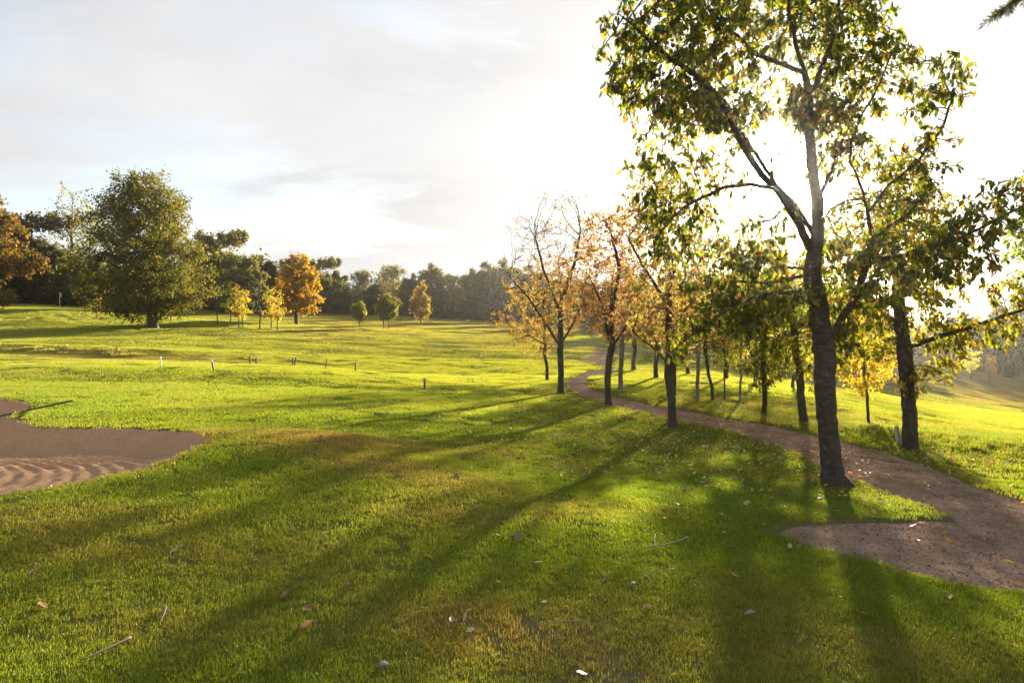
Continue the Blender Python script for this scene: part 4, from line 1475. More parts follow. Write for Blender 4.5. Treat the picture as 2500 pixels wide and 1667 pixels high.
link('trunk', tube_mesh('conifer_trunk', tr, [.2, .17, .14, .09, .03], 12), MAT['bark'], root)
rng = np.random.default_rng(77)
NV, ND = [], []
for q in range(9):
    if q == 0:
        tip = np.array(((2284 * K - CU) / F * cy_ - cx_, -0.1, CAM_H + (CV - 34 * K) / F * cy_ - cz_))
        a0 = np.array((0, 0, tip[2] + 0.75))
    else:
        an = rng.uniform(-1.2, 1.2)
        zt = rng.uniform(5.2, 8.2)
        tip = np.array((math.cos(an) * 1.5, math.sin(an) * 1.5, zt - .5))
        a0 = np.array((0, 0, zt))
    f = np.linspace(0, 1, 9)[:, None]
    P = a0 * (1 - f) + tip * f
    P[:, 2] += 0.25 * np.sin(f[:, 0] * math.pi)
    link('bough', tube_mesh('bough', P, np.linspace(.03, .004, 9), 6), MAT['bark'], root)
    for s_ in np.linspace(.35, 1, 22):
        p = np.array([np.interp(s_, f[:, 0], P[:, i]) for i in range(3)])
        bd = unit(tip - a0)
        for sd_ in (-1, 1):
            side = unit(np.cross(bd, (0, 0, 1.0))) * sd_
            tl = .30 * (1.15 - s_) + .12
            tdir = unit(bd * .8 + side * .8 + np.array((0, 0, -.45)) + rng.normal(0, .12, 3))
            for w_ in np.linspace(0, 1, 24):
                for _ in range(4):
                    NV.append(p + tdir * tl * w_)
                    ND.append(unit(tdir * .7 + rng.normal(0, .55, 3)))
NV, ND = np.array(NV), np.array(ND)
nm_ = build_leaves('needles', NV, ND, rng.uniform(.04, .08, len(NV)), .10, pick_cols(len(NV), [(.035, .05, .03, 2), (.06, .06, .04, 1), (.08, .06, .05, 1)], rng), rng, 4)
link('crown', nm_, MAT['leaf'], root, kind='stuff')

# ------------------------------------------------------------------ the big trees of the far meadow
SEED = 500


def far_tree(name, res, base_px, label, H_px=None, group=None, rz=0.0, bark='bark_far', wid=1.0, Hm=None, proto_h=None, ylim=None):
    x, y, z = at(*base_px)
    s = (H_px * K / F * y) / proto_h
    return place_tree(name, res, (x, y, z - .05), label, 'tree', group, rz, (s * wid, s * wid, s), bark, 'leaf_far')


def crown_tree(key, H, prof, trunk_r, nattr, tufts, per, size, pal, seed, clusters=60, csize=.13, shell=.55, step=None, spread=None, forks=(), tip=None, cnt=4, droop=.3, up=.04, aspect=.7, xoff=0.0):
    step = step or H * .03
    rng = np.random.default_rng(seed)
    tr = [(0, 0, -H * .02)] + [(rng.normal(0, .008) * H, rng.normal(0, .008) * H, H * f) for f in np.linspace(.1, .86, 9)]
    A = profile_attr([(H * a, H * b) for a, b in prof], nattr, rng, clusters, csize, shell)
    A[:, 0] += xoff * np.clip(A[:, 2] / H * 3, 0, 1)
    lim = [tr]
    zs = [prof[0][0] * 0.9 + .04, .25, .33, .42, .5, .6, .7]
    for k, zf in enumerate(zs):
        for q in range(3):
            th = rng.uniform(0, 6.283)
            r = np.interp(zf + .12, [p[0] for p in prof], [p[1] for p in prof]) * .75
            lim.append([(0, 0, H * zf), (math.cos(th) * r * H * .5, math.sin(th) * r * H * .5, H * (zf + .09)), (math.cos(th) * r * H, math.sin(th) * r * H, H * (zf + .14))])
    leaf = dict(tufts=tufts, per=per, spread=spread or H * .018, size=size, aspect=aspect, pal=pal, droop=droop, along=.3, rand=.8, shape=4, cnt=cnt, rmax=trunk_r * .3) if tufts else None
    return tree_meshes(key, lim, A, trunk_r, tip or trunk_r * .03, step, step * 7, step * 1.4, leaf, seed, up=up, flare=.35, iters=70)


# large maple
res = crown_tree('maple', 16.5, [(.09, .26), (.14, .39), (.24, .45), (.40, .43), (.55, .39), (.70, .35), (.82, .285), (.91, .21), (.97, .12)], .5, 5200, 9000, 6, .25, [(.125, .135, .024, 3), (.095, .11, .02, 3.2), (.18, .16, .03, 2), (.22, .13, .03, .4)], 61, clusters=800, csize=.05, shell=.42, xoff=-1.1, step=.36, spread=.30)
far_tree('maple_tree', res, (353, 755), 'broad olive-brown tree standing alone on the left meadow', 365, proto_h=16.5)
# amber tree
res = crown_tree('amber', 12., [(.14, .14), (.22, .30), (.38, .355), (.55, .345), (.72, .28), (.88, .17), (1.0, .04)], .32, 1500, 3600, 6, .30, PAL_AMBER, 62, clusters=90, csize=.09, step=.34, spread=.20)
far_tree('amber_tree', res, (682, 746), 'round amber-orange tree in front of the dark wood', 170, proto_h=12.)
# rust tree at the left edge
rust = crown_tree('rust', 14., [(.06, .26), (.15, .44), (.32, .48), (.5, .42), (.68, .33), (.85, .2), (1.0, .05)], .4, 1600, 3600, 6, .34, [(.13, .055, .018, 3), (.09, .055, .018, 3), (.18, .065, .02, 1.5), (.06, .055, .02, 2)], 63, clusters=90, csize=.1, step=.42, spread=.22)
x, y, z = at(0, 712)
xw = (-58 * K - CU) / F * y
place_tree('rust_tree', rust, (xw, y, gz(xw, y)), 'rust-brown tree cut off by the left edge', sc=(1.2, 1.2, 1.18), bark='bark_far', lmat='leaf_far')
# small trees before the wood
res = crown_tree('lollipop', 5., [(.30, .10), (.42, .26), (.6, .31), (.8, .24), (1.0, .05)], .07, 500, 700, 5, .28, PAL_OLIVE + [(.26, .24, .04, 3)], 64, clusters=26, csize=.13, step=.2, spread=.14)
far_tree('small_tree', res, (826, 752), 'small round green-yellow tree, leftmost of three before the dark wood', 62, proto_h=5.)
far_tree('small_tree', res, (881, 755), 'left tree of the touching green pair before the dark wood', 78, rz=2.0, proto_h=5.)
far_tree('small_tree', res, (893, 755), 'right tree of the touching green pair before the dark wood', 82, rz=4.0, wid=1.1, proto_h=5.)
res = crown_tree('rustcone', 8., [(.16, .10), (.25, .27), (.4, .31), (.6, .25), (.8, .14), (1.0, .03)], .11, 700, 1100, 5, .3, PAL_RUST, 65, clusters=40, csize=.1, step=.3, spread=.18)
far_tree('small_rust_tree', res, (968, 748), 'egg-shaped rusty tree before the dark wood', 104, proto_h=8.)

# saplings beside the big maple
bare = crown_tree('sapling_bare', 6., [(.25, .10), (.45, .17), (.7, .16), (1.0, .08)], .06, 420, 0, 0, 0, PAL_YELLOW, 66, clusters=30, csize=.2, step=.22, up=.35, tip=.018)
yel = crown_tree('sapling_yellow', 5.5, [(.3, .10), (.45, .22), (.65, .25), (.85, .2), (1.0, .08)], .07, 420, 200, 4, .22, PAL_YELLOW + [(.26, .24, .04, 2)], 67, clusters=16, csize=.14, step=.22, spread=.16, tip=.008)
G = 'saplings planted between the big tree and the amber tree'
far_tree('sapling', bare, (499, 748), 'thin bare sapling closest to the big olive tree', 112, G, 0.3, 'bark_far', proto_h=6.)
far_tree('sapling', yel, (530, 742), 'tall yellow sapling right of the thin bare one', 95, G, 1.1, proto_h=5.5)
far_tree('sapling', yel, (549, 755), 'yellow sapling left of the large bare sapling', 100, G, 2.6, proto_h=5.5)
far_tree('sapling', yel, (557, 752), 'yellow sapling touching its left neighbour, left of the large bare sapling', 85, G, 4.0, proto_h=5.5)
far_tree('sapling', bare, (596, 756), 'large bare sapling with spreading pale branches', 134, G, 2.0, 'bark_pale', 1.3, proto_h=6.)
far_tree('sapling', yel, (623, 757), 'yellow sapling just left of the amber tree, left stem', 92, G, 0.0, proto_h=5.5)
far_tree('sapling', yel, (637, 760), 'yellow sapling just left of the amber tree, right stem', 92, G, 5.2, wid=.9, proto_h=5.5)
far_tree('sapling', yel, (391, 738), 'sapling behind the big tree, only its stem shows right of the trunk', 80, G, 3.3, proto_h=5.5)
far_tree('sapling', yel, (428, 729), 'sapling under the right skirt of the big tree', 75, G, 1.9, proto_h=5.5)
far_tree('sapling', yel, (222, 733), 'sapling under the left skirt of the big tree', 60, G, 2.9, proto_h=5.5)

# ---- woodland: prototypes about 10 m tall, scaled to each tree
WP = {
    'round': crown_tree('wood_round', 10., [(.08, .2), (.2, .34), (.4, .38), (.6, .37), (.78, .30), (.92, .18), (1.0, .06)], .28, 1000, 3000, 5, .34, PAL_DUSK, 71, clusters=46, csize=.12, step=.36, spread=.2),
    'oak': crown_tree('wood_oak', 10., [(.12, .18), (.22, .30), (.4, .42), (.6, .43), (.8, .34), (.94, .2), (1.0, .08)], .34, 1000, 2800, 5, .34, PAL_DUSK + [(.15, .13, .045, 2)], 72, clusters=34, csize=.13, shell=.7, step=.36, spread=.2),
    'airy': crown_tree('wood_airy', 10., [(.2, .14), (.35, .28), (.55, .34), (.75, .30), (.9, .2), (1.0, .08)], .2, 1100, 1300, 5, .26, PAL_DUSK + [(.20, .17, .05, 3)], 73, clusters=44, csize=.13, step=.34, spread=.18, tip=.012),
    'bare': crown_tree('wood_bare', 10., [(.25, .12), (.4, .25), (.6, .30), (.8, .25), (1.0, .10)], .17, 1300, 320, 4, .22, [(.24, .20, .07, 1), (.16, .13, .05, 1)], 74, clusters=70, csize=.14, step=.32, spread=.15, tip=.013),
    'dark': crown_tree('wood_dark', 10., [(.02, .26), (.15, .34), (.4, .36), (.65, .32), (.85, .2), (1.0, .07)], .28, 900, 3400, 5, .36, PAL_DARK, 75, clusters=44, csize=.12, step=.36, spread=.22),
    'bush': crown_tree('wood_bush', 4., [(.0, .40), (.2, .60), (.5, .62), (.8, .42), (1.0, .15)], .10, 500, 1500, 5, .24, PAL_DARK, 76, clusters=40, csize=.13, step=.2, spread=.16),
}
WH = {'round': 10., 'oak': 10., 'airy': 10., 'bare': 10., 'dark': 10., 'bush': 4.}


def wood_tree(kind, xd, top, Y, wid, label, group, rz=None, name=None):
    x = (xd * K - CU) / F * Y
    z = gz(x, Y)
    Ht = CAM_H + (CV - top * K) / F * Y - z
    s = Ht / WH[kind]
    nm = name or {'round': 'woodland_tree', 'oak': 'woodland_oak', 'airy': 'airy_tree', 'bare': 'bare_tree', 'dark': 'evergreen_tree', 'bush': 'bush'}[kind]
    return place_tree(nm, WP[kind], (x, Y, z - .1), label, 'bush' if kind == 'bush' else 'tree', group, random.uniform(0, 6.28) if rz is None else rz, (s * wid, s * wid, s), 'bark_far', 'leaf_far')


G1 = 'trees of the wood behind the meadow'
front = [
    ('dark', 18, 500, 118, 1.0, 'dark evergreen behind the rust tree at the left edge'),
    ('oak', 72, 468, 122, .95, 'tall dark crown left of the bare birch-like tree'),
    ('bare', 165, 432, 128, .85, 'bare pale-twigged tree rising left of the big olive tree'),
    ('bare', 205, 455, 132, .8, 'second bare tree, tucked against the left side of the big olive tree'),
    ('dark', 120, 560, 120, 1.0, 'low dark tree under the bare tree on the left'),
    ('dark', 160, 590, 116, 1.2, 'low dark tree touching the left skirt of the big olive tree'),
    ('oak', 505, 512, 122, .85, 'tall pale-topped wood tree just right of the big olive tree'),
    ('oak', 552, 572, 118, .95, 'lower lobed wood tree right of the tall pale-topped one'),
    ('dark', 600, 582, 128, .95, 'dark wood tree left of the amber tree'),
    ('round', 640, 596, 130, .9, 'wood tree peeping over the left shoulder of the amber tree'),
    ('oak', 735, 580, 145, .9, 'pale-edged wood tree right behind the amber tree'),
    ('dark', 778, 618, 150, 1.0, 'dark wood tree sloping down right of the amber tree'),
    ('airy', 828, 614, 160, .95, 'airy wood tree above the leftmost small tree'),
    ('dark', 858, 650, 158, 1.1, 'low dark wood tree in the dip of the treeline'),
    ('airy', 905, 602, 175, 1.05, 'airy light-crowned wood tree above the green pair'),
    ('round', 946, 628, 170, .9, 'dark wood tree left of the egg-shaped rusty tree'),
    ('round', 990, 604, 180, 1.0, 'domed wood tree above the egg-shaped rusty tree'),
    ('airy', 1040, 622, 185, 1.0, 'airy wood tree above the walking person'),
    ('round', 1082, 616, 195, .95, 'wood tree right of the walking person'),
    ('dark', 1118, 600, 195, .9, 'dark wood tree behind the left twigs of the half-bare tree'),
    ('round', 1165, 596, 190, 1.0, 'wood tree behind the crown of the half-bare tree, left part'),
    ('airy', 1110, 690, 175, 1.2, 'low purplish bare tree at the wood edge right of the person'),
]
for a in front:
    wood_tree(*a, G1)
G2 = 'trees of the wood behind the grove'
for k, (kind, xd, top, Y, wd) in enumerate([
        ('round', 1225, 610, 170, 1.0), ('dark', 1285, 620, 150, 1.0), ('round', 1345, 630, 130, 1.0), ('dark', 1405, 640, 110, 1.0), ('round', 1470, 640, 95, 1.0),
        ('dark', 1540, 640, 85, 1.0), ('round', 1610, 630, 80, 1.0), ('oak', 1680, 620, 78, 1.0), ('dark', 1750, 620, 76, 1.0), ('round', 1820, 640, 80, 1.0),
        ('oak', 1890, 660, 84, 1.0), ('dark', 1960, 690, 90, 1.0), ('round', 2030, 710, 98, 1.0), ('dark', 1440, 660, 120, 1.2), ('dark', 1580, 660, 115, 1.2), ('dark', 1700, 650, 110, 1.2), ('dark', 1860, 680, 115, 1.2)]):
    wood_tree(kind, xd, top, Y, wd, 'shadowy tree of the wood glimpsed between the stems of the grove', G2)
G3 = 'trees on the far slope at the right'
for a in [
        ('round', 2095, 742, 118, 1.0, 'hazy tree on the far slope just behind the verge tree trunk'),
        ('dark', 2150, 735, 124, 1.1, 'hazy dark tree on the far slope right of the verge tree trunk'),
        ('round', 2205, 716, 128, 1.1, 'hazy round tree on the far slope above the small pale tree'),
        ('oak', 2260, 722, 126, 1.0, 'hazy broad tree on the far slope above the small orange tree'),
        ('oak', 2325, 716, 118, 1.1, 'hazy brownish tree on the far slope at the right edge'),
        ('dark', 2295, 690, 140, .7, 'pointed hazy conifer-like top behind the far slope trees'),
        ('dark', 2345, 680, 140, .7, 'pointed hazy top at the right edge behind the far slope trees'),
        ('round', 2390, 705, 120, 1.1, 'hazy tree on the far slope cut by the right edge'),
        ('dark', 2240, 745, 134, 1.3, 'low hazy tree filling the gap on the far slope')]:
    wood_tree(*a, G3)
wood_tree('bush', 2312, 833, 108, 1.0, 'dark round bush on the far slope near the right edge', 'bushes on the far slope')
wood_tree('bush', 2158, 800, 112, 1.0, 'dark bush at the top of the far slope right of the verge tree', 'bushes on the far slope')
wood_tree('bush', 2252, 820, 110, .8, 'dark bush touching the small pale tree on the far slope', 'bushes on the far slope')
x, y, z = at(2232, 872)
place_tree('small_tree', yel, (x, y, z), 'small pale tree on the far slope at the right', 'tree', G3, 1.0, (1.0, 1.0, .85), 'bark_far', 'leaf_far')
x, y, z = at(2275, 880)
place_tree('small_tree', crown_tree('sapling_rust', 5.5, [(.3, .10), (.45, .20), (.65, .2), (.85, .15), (1.0, .06)], .06, 300, 300, 4, .22, PAL_RUST, 68, clusters=20, csize=.14, step=.22, spread=.16, tip=.008), (x, y, z), 'small orange tree on the far slope at the right', 'tree', G3, 1.0, (.7, .7, .7), 'bark_far', 'leaf_far')

# ---- depth of the wood: undergrowth and the mass of trees behind, beyond counting
rng = np.random.default_rng(91)


def wood_mass(name, line, depth, hgt, n, size, pal):
    P = np.asarray(line, float)
    d = np.r_[0, np.cumsum(np.linalg.norm(np.diff(P, axis=0), axis=1))]
    s = rng.uniform(0, d[-1], n)
    X = np.interp(s, d, P[:, 0])
    Y = np.interp(s, d, P[:, 1])
    dirn = unit(np.c_[X, Y])
    o = rng.uniform(0, depth, n)
    X = X + dirn[:, 0] * o
    Y = Y + dirn[:, 1] * o
    hh = hgt * (0.65 + 0.9 * (vnoise(X / 6.0, Y / 6.0, 5) + .3 * vnoise(X / 1.7, Y / 1.7, 6)))
    z = terrain_h(X, Y) + rng.uniform(0, 1, n) * np.maximum(hh, .4)
    pos = np.c_[X, Y, z]
    dv = unit(rng.normal(0, 1, (n, 3)))
    me = build_leaves(name, pos, dv, rng.uniform(.6, 1.2, n) * size, .8, pick_cols(n, pal, rng), rng, 4)
    return link(name, me, MAT['leaf_far'], kind='stuff')


def lp(xd, Y):
    return ((xd * K - CU) / F * Y, Y)


wood_mass('undergrowth', [lp(-250, 122), lp(100, 124), lp(350, 128), lp(500, 126), lp(650, 134), lp(760, 152), lp(850, 166), lp(950, 182), lp(1060, 198), lp(1180, 200), lp(1300, 160), lp(1400, 128)], 9, 5.5, 42000, .62, PAL_DARK)
wood_mass('woodland', [lp(-250, 136), lp(100, 138), lp(350, 142), lp(500, 140), lp(650, 146), lp(760, 168), lp(850, 184), lp(950, 200), lp(1060, 218), lp(1180, 215), lp(1300, 178)], 16, 12.0, 42000, .85, PAL_DARK)
wood_mass('undergrowth', [lp(1300, 150), lp(1400, 108), lp(1500, 90), lp(1650, 80), lp(1800, 82), lp(1900, 92), lp(2050, 112)], 10, 5.0, 26000, .5, PAL_DARK)
wood_mass('undergrowth', [lp(2040, 118), lp(2150, 128), lp(2300, 130), lp(2500, 126), lp(2700, 120)], 14, 7.0, 26000, .6, PAL_DUSK)

# ------------------------------------------------------------------ posts, rake, flag, walker and dog
GP = 'short posts around the tee'


def post(name, px_base, px_top, dist, rad, mat, label, cap=None, square=False, group=GP):
    """a stake in the ground; px_top gives its lean and height"""
    if dist is None:
        x, y, z = at(*px_base)
    else:
        y = dist
        x = (px_base[0] * K - CU) / F * y
        z = gz(x, y)
    mp_ = y / F * K
    v = np.array([(px_top[0] - px_base[0]) * mp_, 0.03, max(.36, CAM_H + (CV - px_top[1] * K) / F * y - z)])
    root = empty(name, (x, y, z))
    tag(root, label, 'post', group)
    rad = rad * .72 if name == 'marker_post' else rad
    f = np.array([-0.12, 0, .25, .5, .75, .97, 1.0])[:, None]
    R = np.array([1, 1, 1.02, 1, 1.01, 1, .82]) * rad
    if cap:
        link('stake', tube_mesh('stake', f[:6] * v, R[:6], 10), MAT[mat], root)
        cv = np.array([.70, .99, 1.0])[:, None]
        link('cap', tube_mesh('cap', cv * v, [rad * 1.06, rad * 1.06, rad * .85], 10), MAT[cap], root)
    else:
        link('stake', tube_mesh('stake', f * v, R, 10), MAT[mat], root)
    return root, np.array((x, y, z)), v


post('marker_post', (266, 814), (269, 795), None, .045, 'post_red', 'reddish wooden post by the worn hollow on the left meadow')
post('marker_post', (370, 841), (367, 826), None, .035, 'post_white', 'small white post on the tee')
post('marker_post', (491, 850), (485, 835), None, .04, 'post_black', 'leaning black post with white top on the tee', 'post_white')
post('marker_post', (574, 840), (572, 825), 29.5, .045, 'post_wood', 'brown post behind the tee, left of a close pair')
post('marker_post', (588, 841), (588, 824), 29.5, .045, 'post_wood', 'brown post behind the tee, right of a close pair with pale top', 'post_grey')
post('marker_post', (672, 850), (672, 835), 29, .04, 'post_wood', 'upright post beside a tilted shorter one behind the tee')
post('marker_post', (676, 850), (679, 840), 28.8, .035, 'post_black', 'short tilted dark stake leaning right behind the tee')
post('marker_post', (748, 856), (750, 843), 28.5, .035, 'post_wood', 'short slightly tilted brown post, second from the right on the tee edge')
post('marker_post', (816, 864), (816, 849), 28, .045, 'post_wood', 'upright brown post where the tee slopes down')
r, p, v_ = post('marker_post', (975, 894), (975, 871), None, .05, 'post_wood', 'post with a loop of rope below the tee slope', 'post_grey')
th = np.linspace(0, 6.283, 17)
ring = np.c_[np.cos(th) * .062, np.sin(th) * .062, v_[2] * .86 + .01 * np.sin(th * 2)]
link('rope', tube_mesh('rope', ring, np.full(17, .012), 6), MAT['rope'], r)
tail = np.array([(-.06, 0, v_[2] * .86), (-.09, -.02, v_[2] * .75), (-.08, -.02, v_[2] * .55)])
link('rope', tube_mesh('rope_tail', tail, [.01, .01, .008], 6), MAT['rope'], r)
post('verge_post', (2064, 1024), (2061, 982), None, .038, 'post_grey', 'short pale round post beside the thick verge tree trunk', group='verge posts')
# flagstick on the far green
fy = 108.0
fx = (137 * K - CU) / F * fy
fzz = gz(fx, fy)
r = empty('flagstick', (fx, fy, fzz))
tag(r, 'small orange flag on a stick on the far left green', 'flag')
link('pole', tube_mesh('pole', [(0, 0, -.1), (0, 0, 1.1), (0.02, 0, 2.3)], [.03, .03, .025], 8), MAT['post_white'], r)
u = np.linspace(0, 1, 7)
FV = np.array([(0.03 + .1 * math.sin(a * 4) * .5 + a * .18, a * .16 * math.sin(a * 3), 2.28 - b * .62 - a * .12) for a in u for b in (0, .5, 1)])
FV2 = FV + np.array((0, .012, 0))
q = grid_faces(7, 3)
link('flag', mesh_np('flag', np.vstack([FV, FV2]), np.vstack([q, q[:, ::-1] + 21])), MAT['flag'], r)


def rake():
    a = np.array(unproj([(-60, 937)])[0])
    b = np.array(unproj([(165, 953)])[0])
    za = gz(a[0], a[1])
    zb = gz(b[0], b[1])
    r = empty('bunker_rake', (a[0], a[1], za))
    tag(r, 'dark-handled rake lying across the far end of the sand bunker', 'rake')
    e = np.array((b[0] - a[0], b[1] - a[1], zb - za + .05))
    f = np.linspace(0, 1, 8)[:, None]
    P = f * e + np.array((0, 0, .06))
    P[:, 2] += max(0.0, max(gz(a[0] + q[0], a[1] + q[1]) - za + .03 - q[2] for q in P))
    link('handle', tube_mesh('handle', P, np.full(8, .016), 8), MAT['rake_wood'], r)
    s = np.array((-e[1], e[0], 0)) / np.linalg.norm(e[:2])
    h0 = P[0]
    link('head', tube_mesh('head', [h0 - s * .3, h0, h0 + s * .3], [.025, .028, .025], 6), MAT['rake_wood'], r)
    for k in range(9):
        c = h0 + s * (-.28 + .07 * k)
        link('tine', tube_mesh('tine', [c, c + np.array((0, 0, -.04)), c + np.array((.01, 0, -.09))], [.008, .007, .004], 5), MAT['rake_wood'], r)


rake()


def skin_figure(name, joints, edges, mat, parent, sub=1):
    me = bpy.data.meshes.new(name)
    me.from_pydata([j[:3] for j in joints], edges, [])
    o = link(name, me, mat, parent)
    sk = o.modifiers.new('skin', 'SKIN')
    me.skin_vertices.new() if len(me.skin_vertices) == 0 else None
    for i, j in enumerate(joints):
        me.skin_vertices[0].data[i].radius = (j[3], j[4] if len(j) > 4 else j[3])
    me.skin_vertices[0].data[0].use_root = True
    sk.use_smooth_shade = True
    s = o.modifiers.new('sub', 'SUBSURF')
    s.levels = sub
    s.render_levels = sub
    return o


wy_ = 160.0
wx_ = (1059 * K - CU) / F * wy_
wz_ = gz(wx_, wy_)
sc_ = 1.0
w = empty('person', (wx_, wy_, wz_), 0.0, (sc_,) * 3)
tag(w, 'person in dark clothes walking at the far wood edge', 'person')
J = [(0, 0, .95, .13, .10), (0, 0, 1.15, .13, .10), (0, .0, 1.36, .16, .10), (0, 0, 1.48, .055), (0.01, 0, 1.56, .075, .085), (0.02, 0, 1.70, .075, .085),
     (.02, -.10, .90, .085), (.12, -.10, .50, .06), (.16, -.10, .09, .045), (.27, -.10, .04, .035),
     (-.02, .10, .90, .085), (-.06, .10, .50, .06), (-.20, .10, .10, .045), (-.10, .10, .04, .035),
     (0, -.19, 1.38, .05), (-.08, -.23, 1.12, .042), (.02, -.22, .90, .035), (.05, -.22, .80, .03),
     (0, .19, 1.38, .05), (.06, .23, 1.12, .042), (.18, .22, .93, .035), (.22, .22, .85, .03)]
E = [(0, 1), (1, 2), (2, 3), (3, 4), (4, 5), (0, 6), (6, 7), (7, 8), (8, 9), (0, 10), (10, 11), (11, 12), (12, 13), (2, 14), (14, 15), (15, 16), (16, 17), (2, 18), (18, 19), (19, 20), (20, 21)]
skin_figure('body', J, E, MAT['cloth_dark'], w)
# pale legs and face would be under a pixel: only the hair is a part of its own
th = np.linspace(0, math.pi * .55, 5)
HV = [(0.02 + .095 * math.sin(a) * math.cos(b), .105 * math.sin(a) * math.sin(b), 1.66 + .13 * math.cos(a)) for a in th for b in np.linspace(0, 2 * math.pi, 10)[:-1]]
HF = [(i * 9 + j, i * 9 + (j + 1) % 9, (i + 1) * 9 + (j + 1) % 9, (i + 1) * 9 + j) for i in range(4) for j in range(9)]
link('hair', mesh_np('hair', np.array(HV), np.array(HF)), MAT['bark'], w)
dy = 160.5
dx = (1072 * K - CU) / F * dy
dz = gz(dx, dy)
dg = empty('dog', (dx, dy, dz), 0.0, (.7,) * 3)
tag(dg, 'small white dog beside the walking person', 'dog')
J = [(0, 0, .38, .10, .12), (.22, 0, .38, .12, .14), (.45, 0, .40, .13, .15), (.60, 0, .50, .08), (.70, 0, .58, .075), (.80, 0, .56, .045), (.86, 0, .55, .03),
     (-.12, 0, .44, .035), (-.24, 0, .56, .02),
     (.02, -.09, .28, .06), (-.05, -.09, .15, .03), (-.02, -.09, .02, .025), (.02, .09, .28, .06), (-.09, .09, .15, .03), (-.06, .09, .02, .025),
     (.46, -.09, .26, .05), (.47, -.09, .14, .03), (.46, -.09, .02, .025), (.46, .09, .26, .05), (.51, .09, .14, .03), (.49, .09, .02, .025), (.69, -.05, .68, .02), (.69, .05, .68, .02)]
E = [(0, 1), (1, 2), (2, 3), (3, 4), (4, 5), (5, 6), (0, 7), (7, 8), (0, 9), (9, 10), (10, 11), (0, 12), (12, 13), (13, 14), (2, 15), (15, 16), (16, 17), (2, 18), (18, 19), (19, 20), (4, 21), (4, 22)]
skin_figure('body', J, E, MAT['fur_white'], dg)

# ------------------------------------------------------------------ fallen leaves, twigs, stones
FL = [('cream', (.34, .26, .17)), ('yellow', (.45, .28, .05)), ('orange', (.40, .16, .035)), ('brown', (.24, .12, .06)), ('reddish brown', (.26, .085, .05))]


def fallen_mesh(name, col, seed):
    r = np.random.default_rng(seed)
    nu, nv = 7, 5
    u = np.linspace(0, 1, nu)
    s = np.linspace(-1, 1, nv)
    w = np.sin(np.pi * np.clip(u, 0.02, .98) ** .8) * r.uniform(.24, .33)
    cl = r.uniform(.15, .55)
    tw = r.uniform(-.25, .25)
    V = []
    for i in range(nu):
        for j in range(nv):
            y = s[j] * w[i]
            z = cl * abs(s[j]) ** 1.6 * w[i] + r.uniform(.05, .2) * (u[i] - .5) ** 2 + tw * y * (u[i] - .5) + r.normal(0, .008)
            V.append((u[i] - .5, y, z))
    V += [(-.5, -.008, .03), (-.5, .008, .03), (-.78, .006, .06), (-.78, -.006, .06)]
    Q = np.vstack([grid_faces(nu, nv), [(35, 36, 37, 38)]])
    c = np.array(col)[None] * r.uniform(.8, 1.15, (39, 1))
    m = mesh_np(name, np.array(V), Q, True, c)
    m.materials.append(MAT['leaf_dead'])
    return m


FM = {nm: [fallen_mesh('fallen_%s_%d' % (nm.replace(' ', '_'), k), c, 600 + i * 10 + k) for k in range(4)] for i, (nm, c) in enumerate(FL)}


def surf(x, y):
    """top of what lies at a place, and its name"""
    X, Y = np.array([x]), np.array([y])
    if sd_masked(X, Y, PATH_POLY)[0] < -.03 or sd_masked(X, Y, BAY_POLY)[0] < -.03:
        bay = sd_masked(X, Y, BAY_POLY)[0] < -.03
        return float(path_h(X, Y)[0]), 'bay' if bay else 'path'
    if sd_masked(X, Y, BUNKER)[0] < .03:
        return None, 'sand'
    return float(terrain_h(X, Y)[0]), 'grass'


def put_leaf(x, y, colour, size, label, group, k=None):
    z, s = surf(x, y)
    if z is None:
        return None
    o = bpy.data.objects.new('fallen_leaf', FM[colour][random.randrange(4) if k is None else k])
    COL.objects.link(o)
    o.location = (x, y, z + (0.028 if s == 'grass' else .008))
    o.rotation_euler = (random.gauss(0, .35), random.gauss(0, .35), random.uniform(0, 6.28))
    o.scale = (size,) * 3
    tag(o, label, 'leaf', group)
    return o


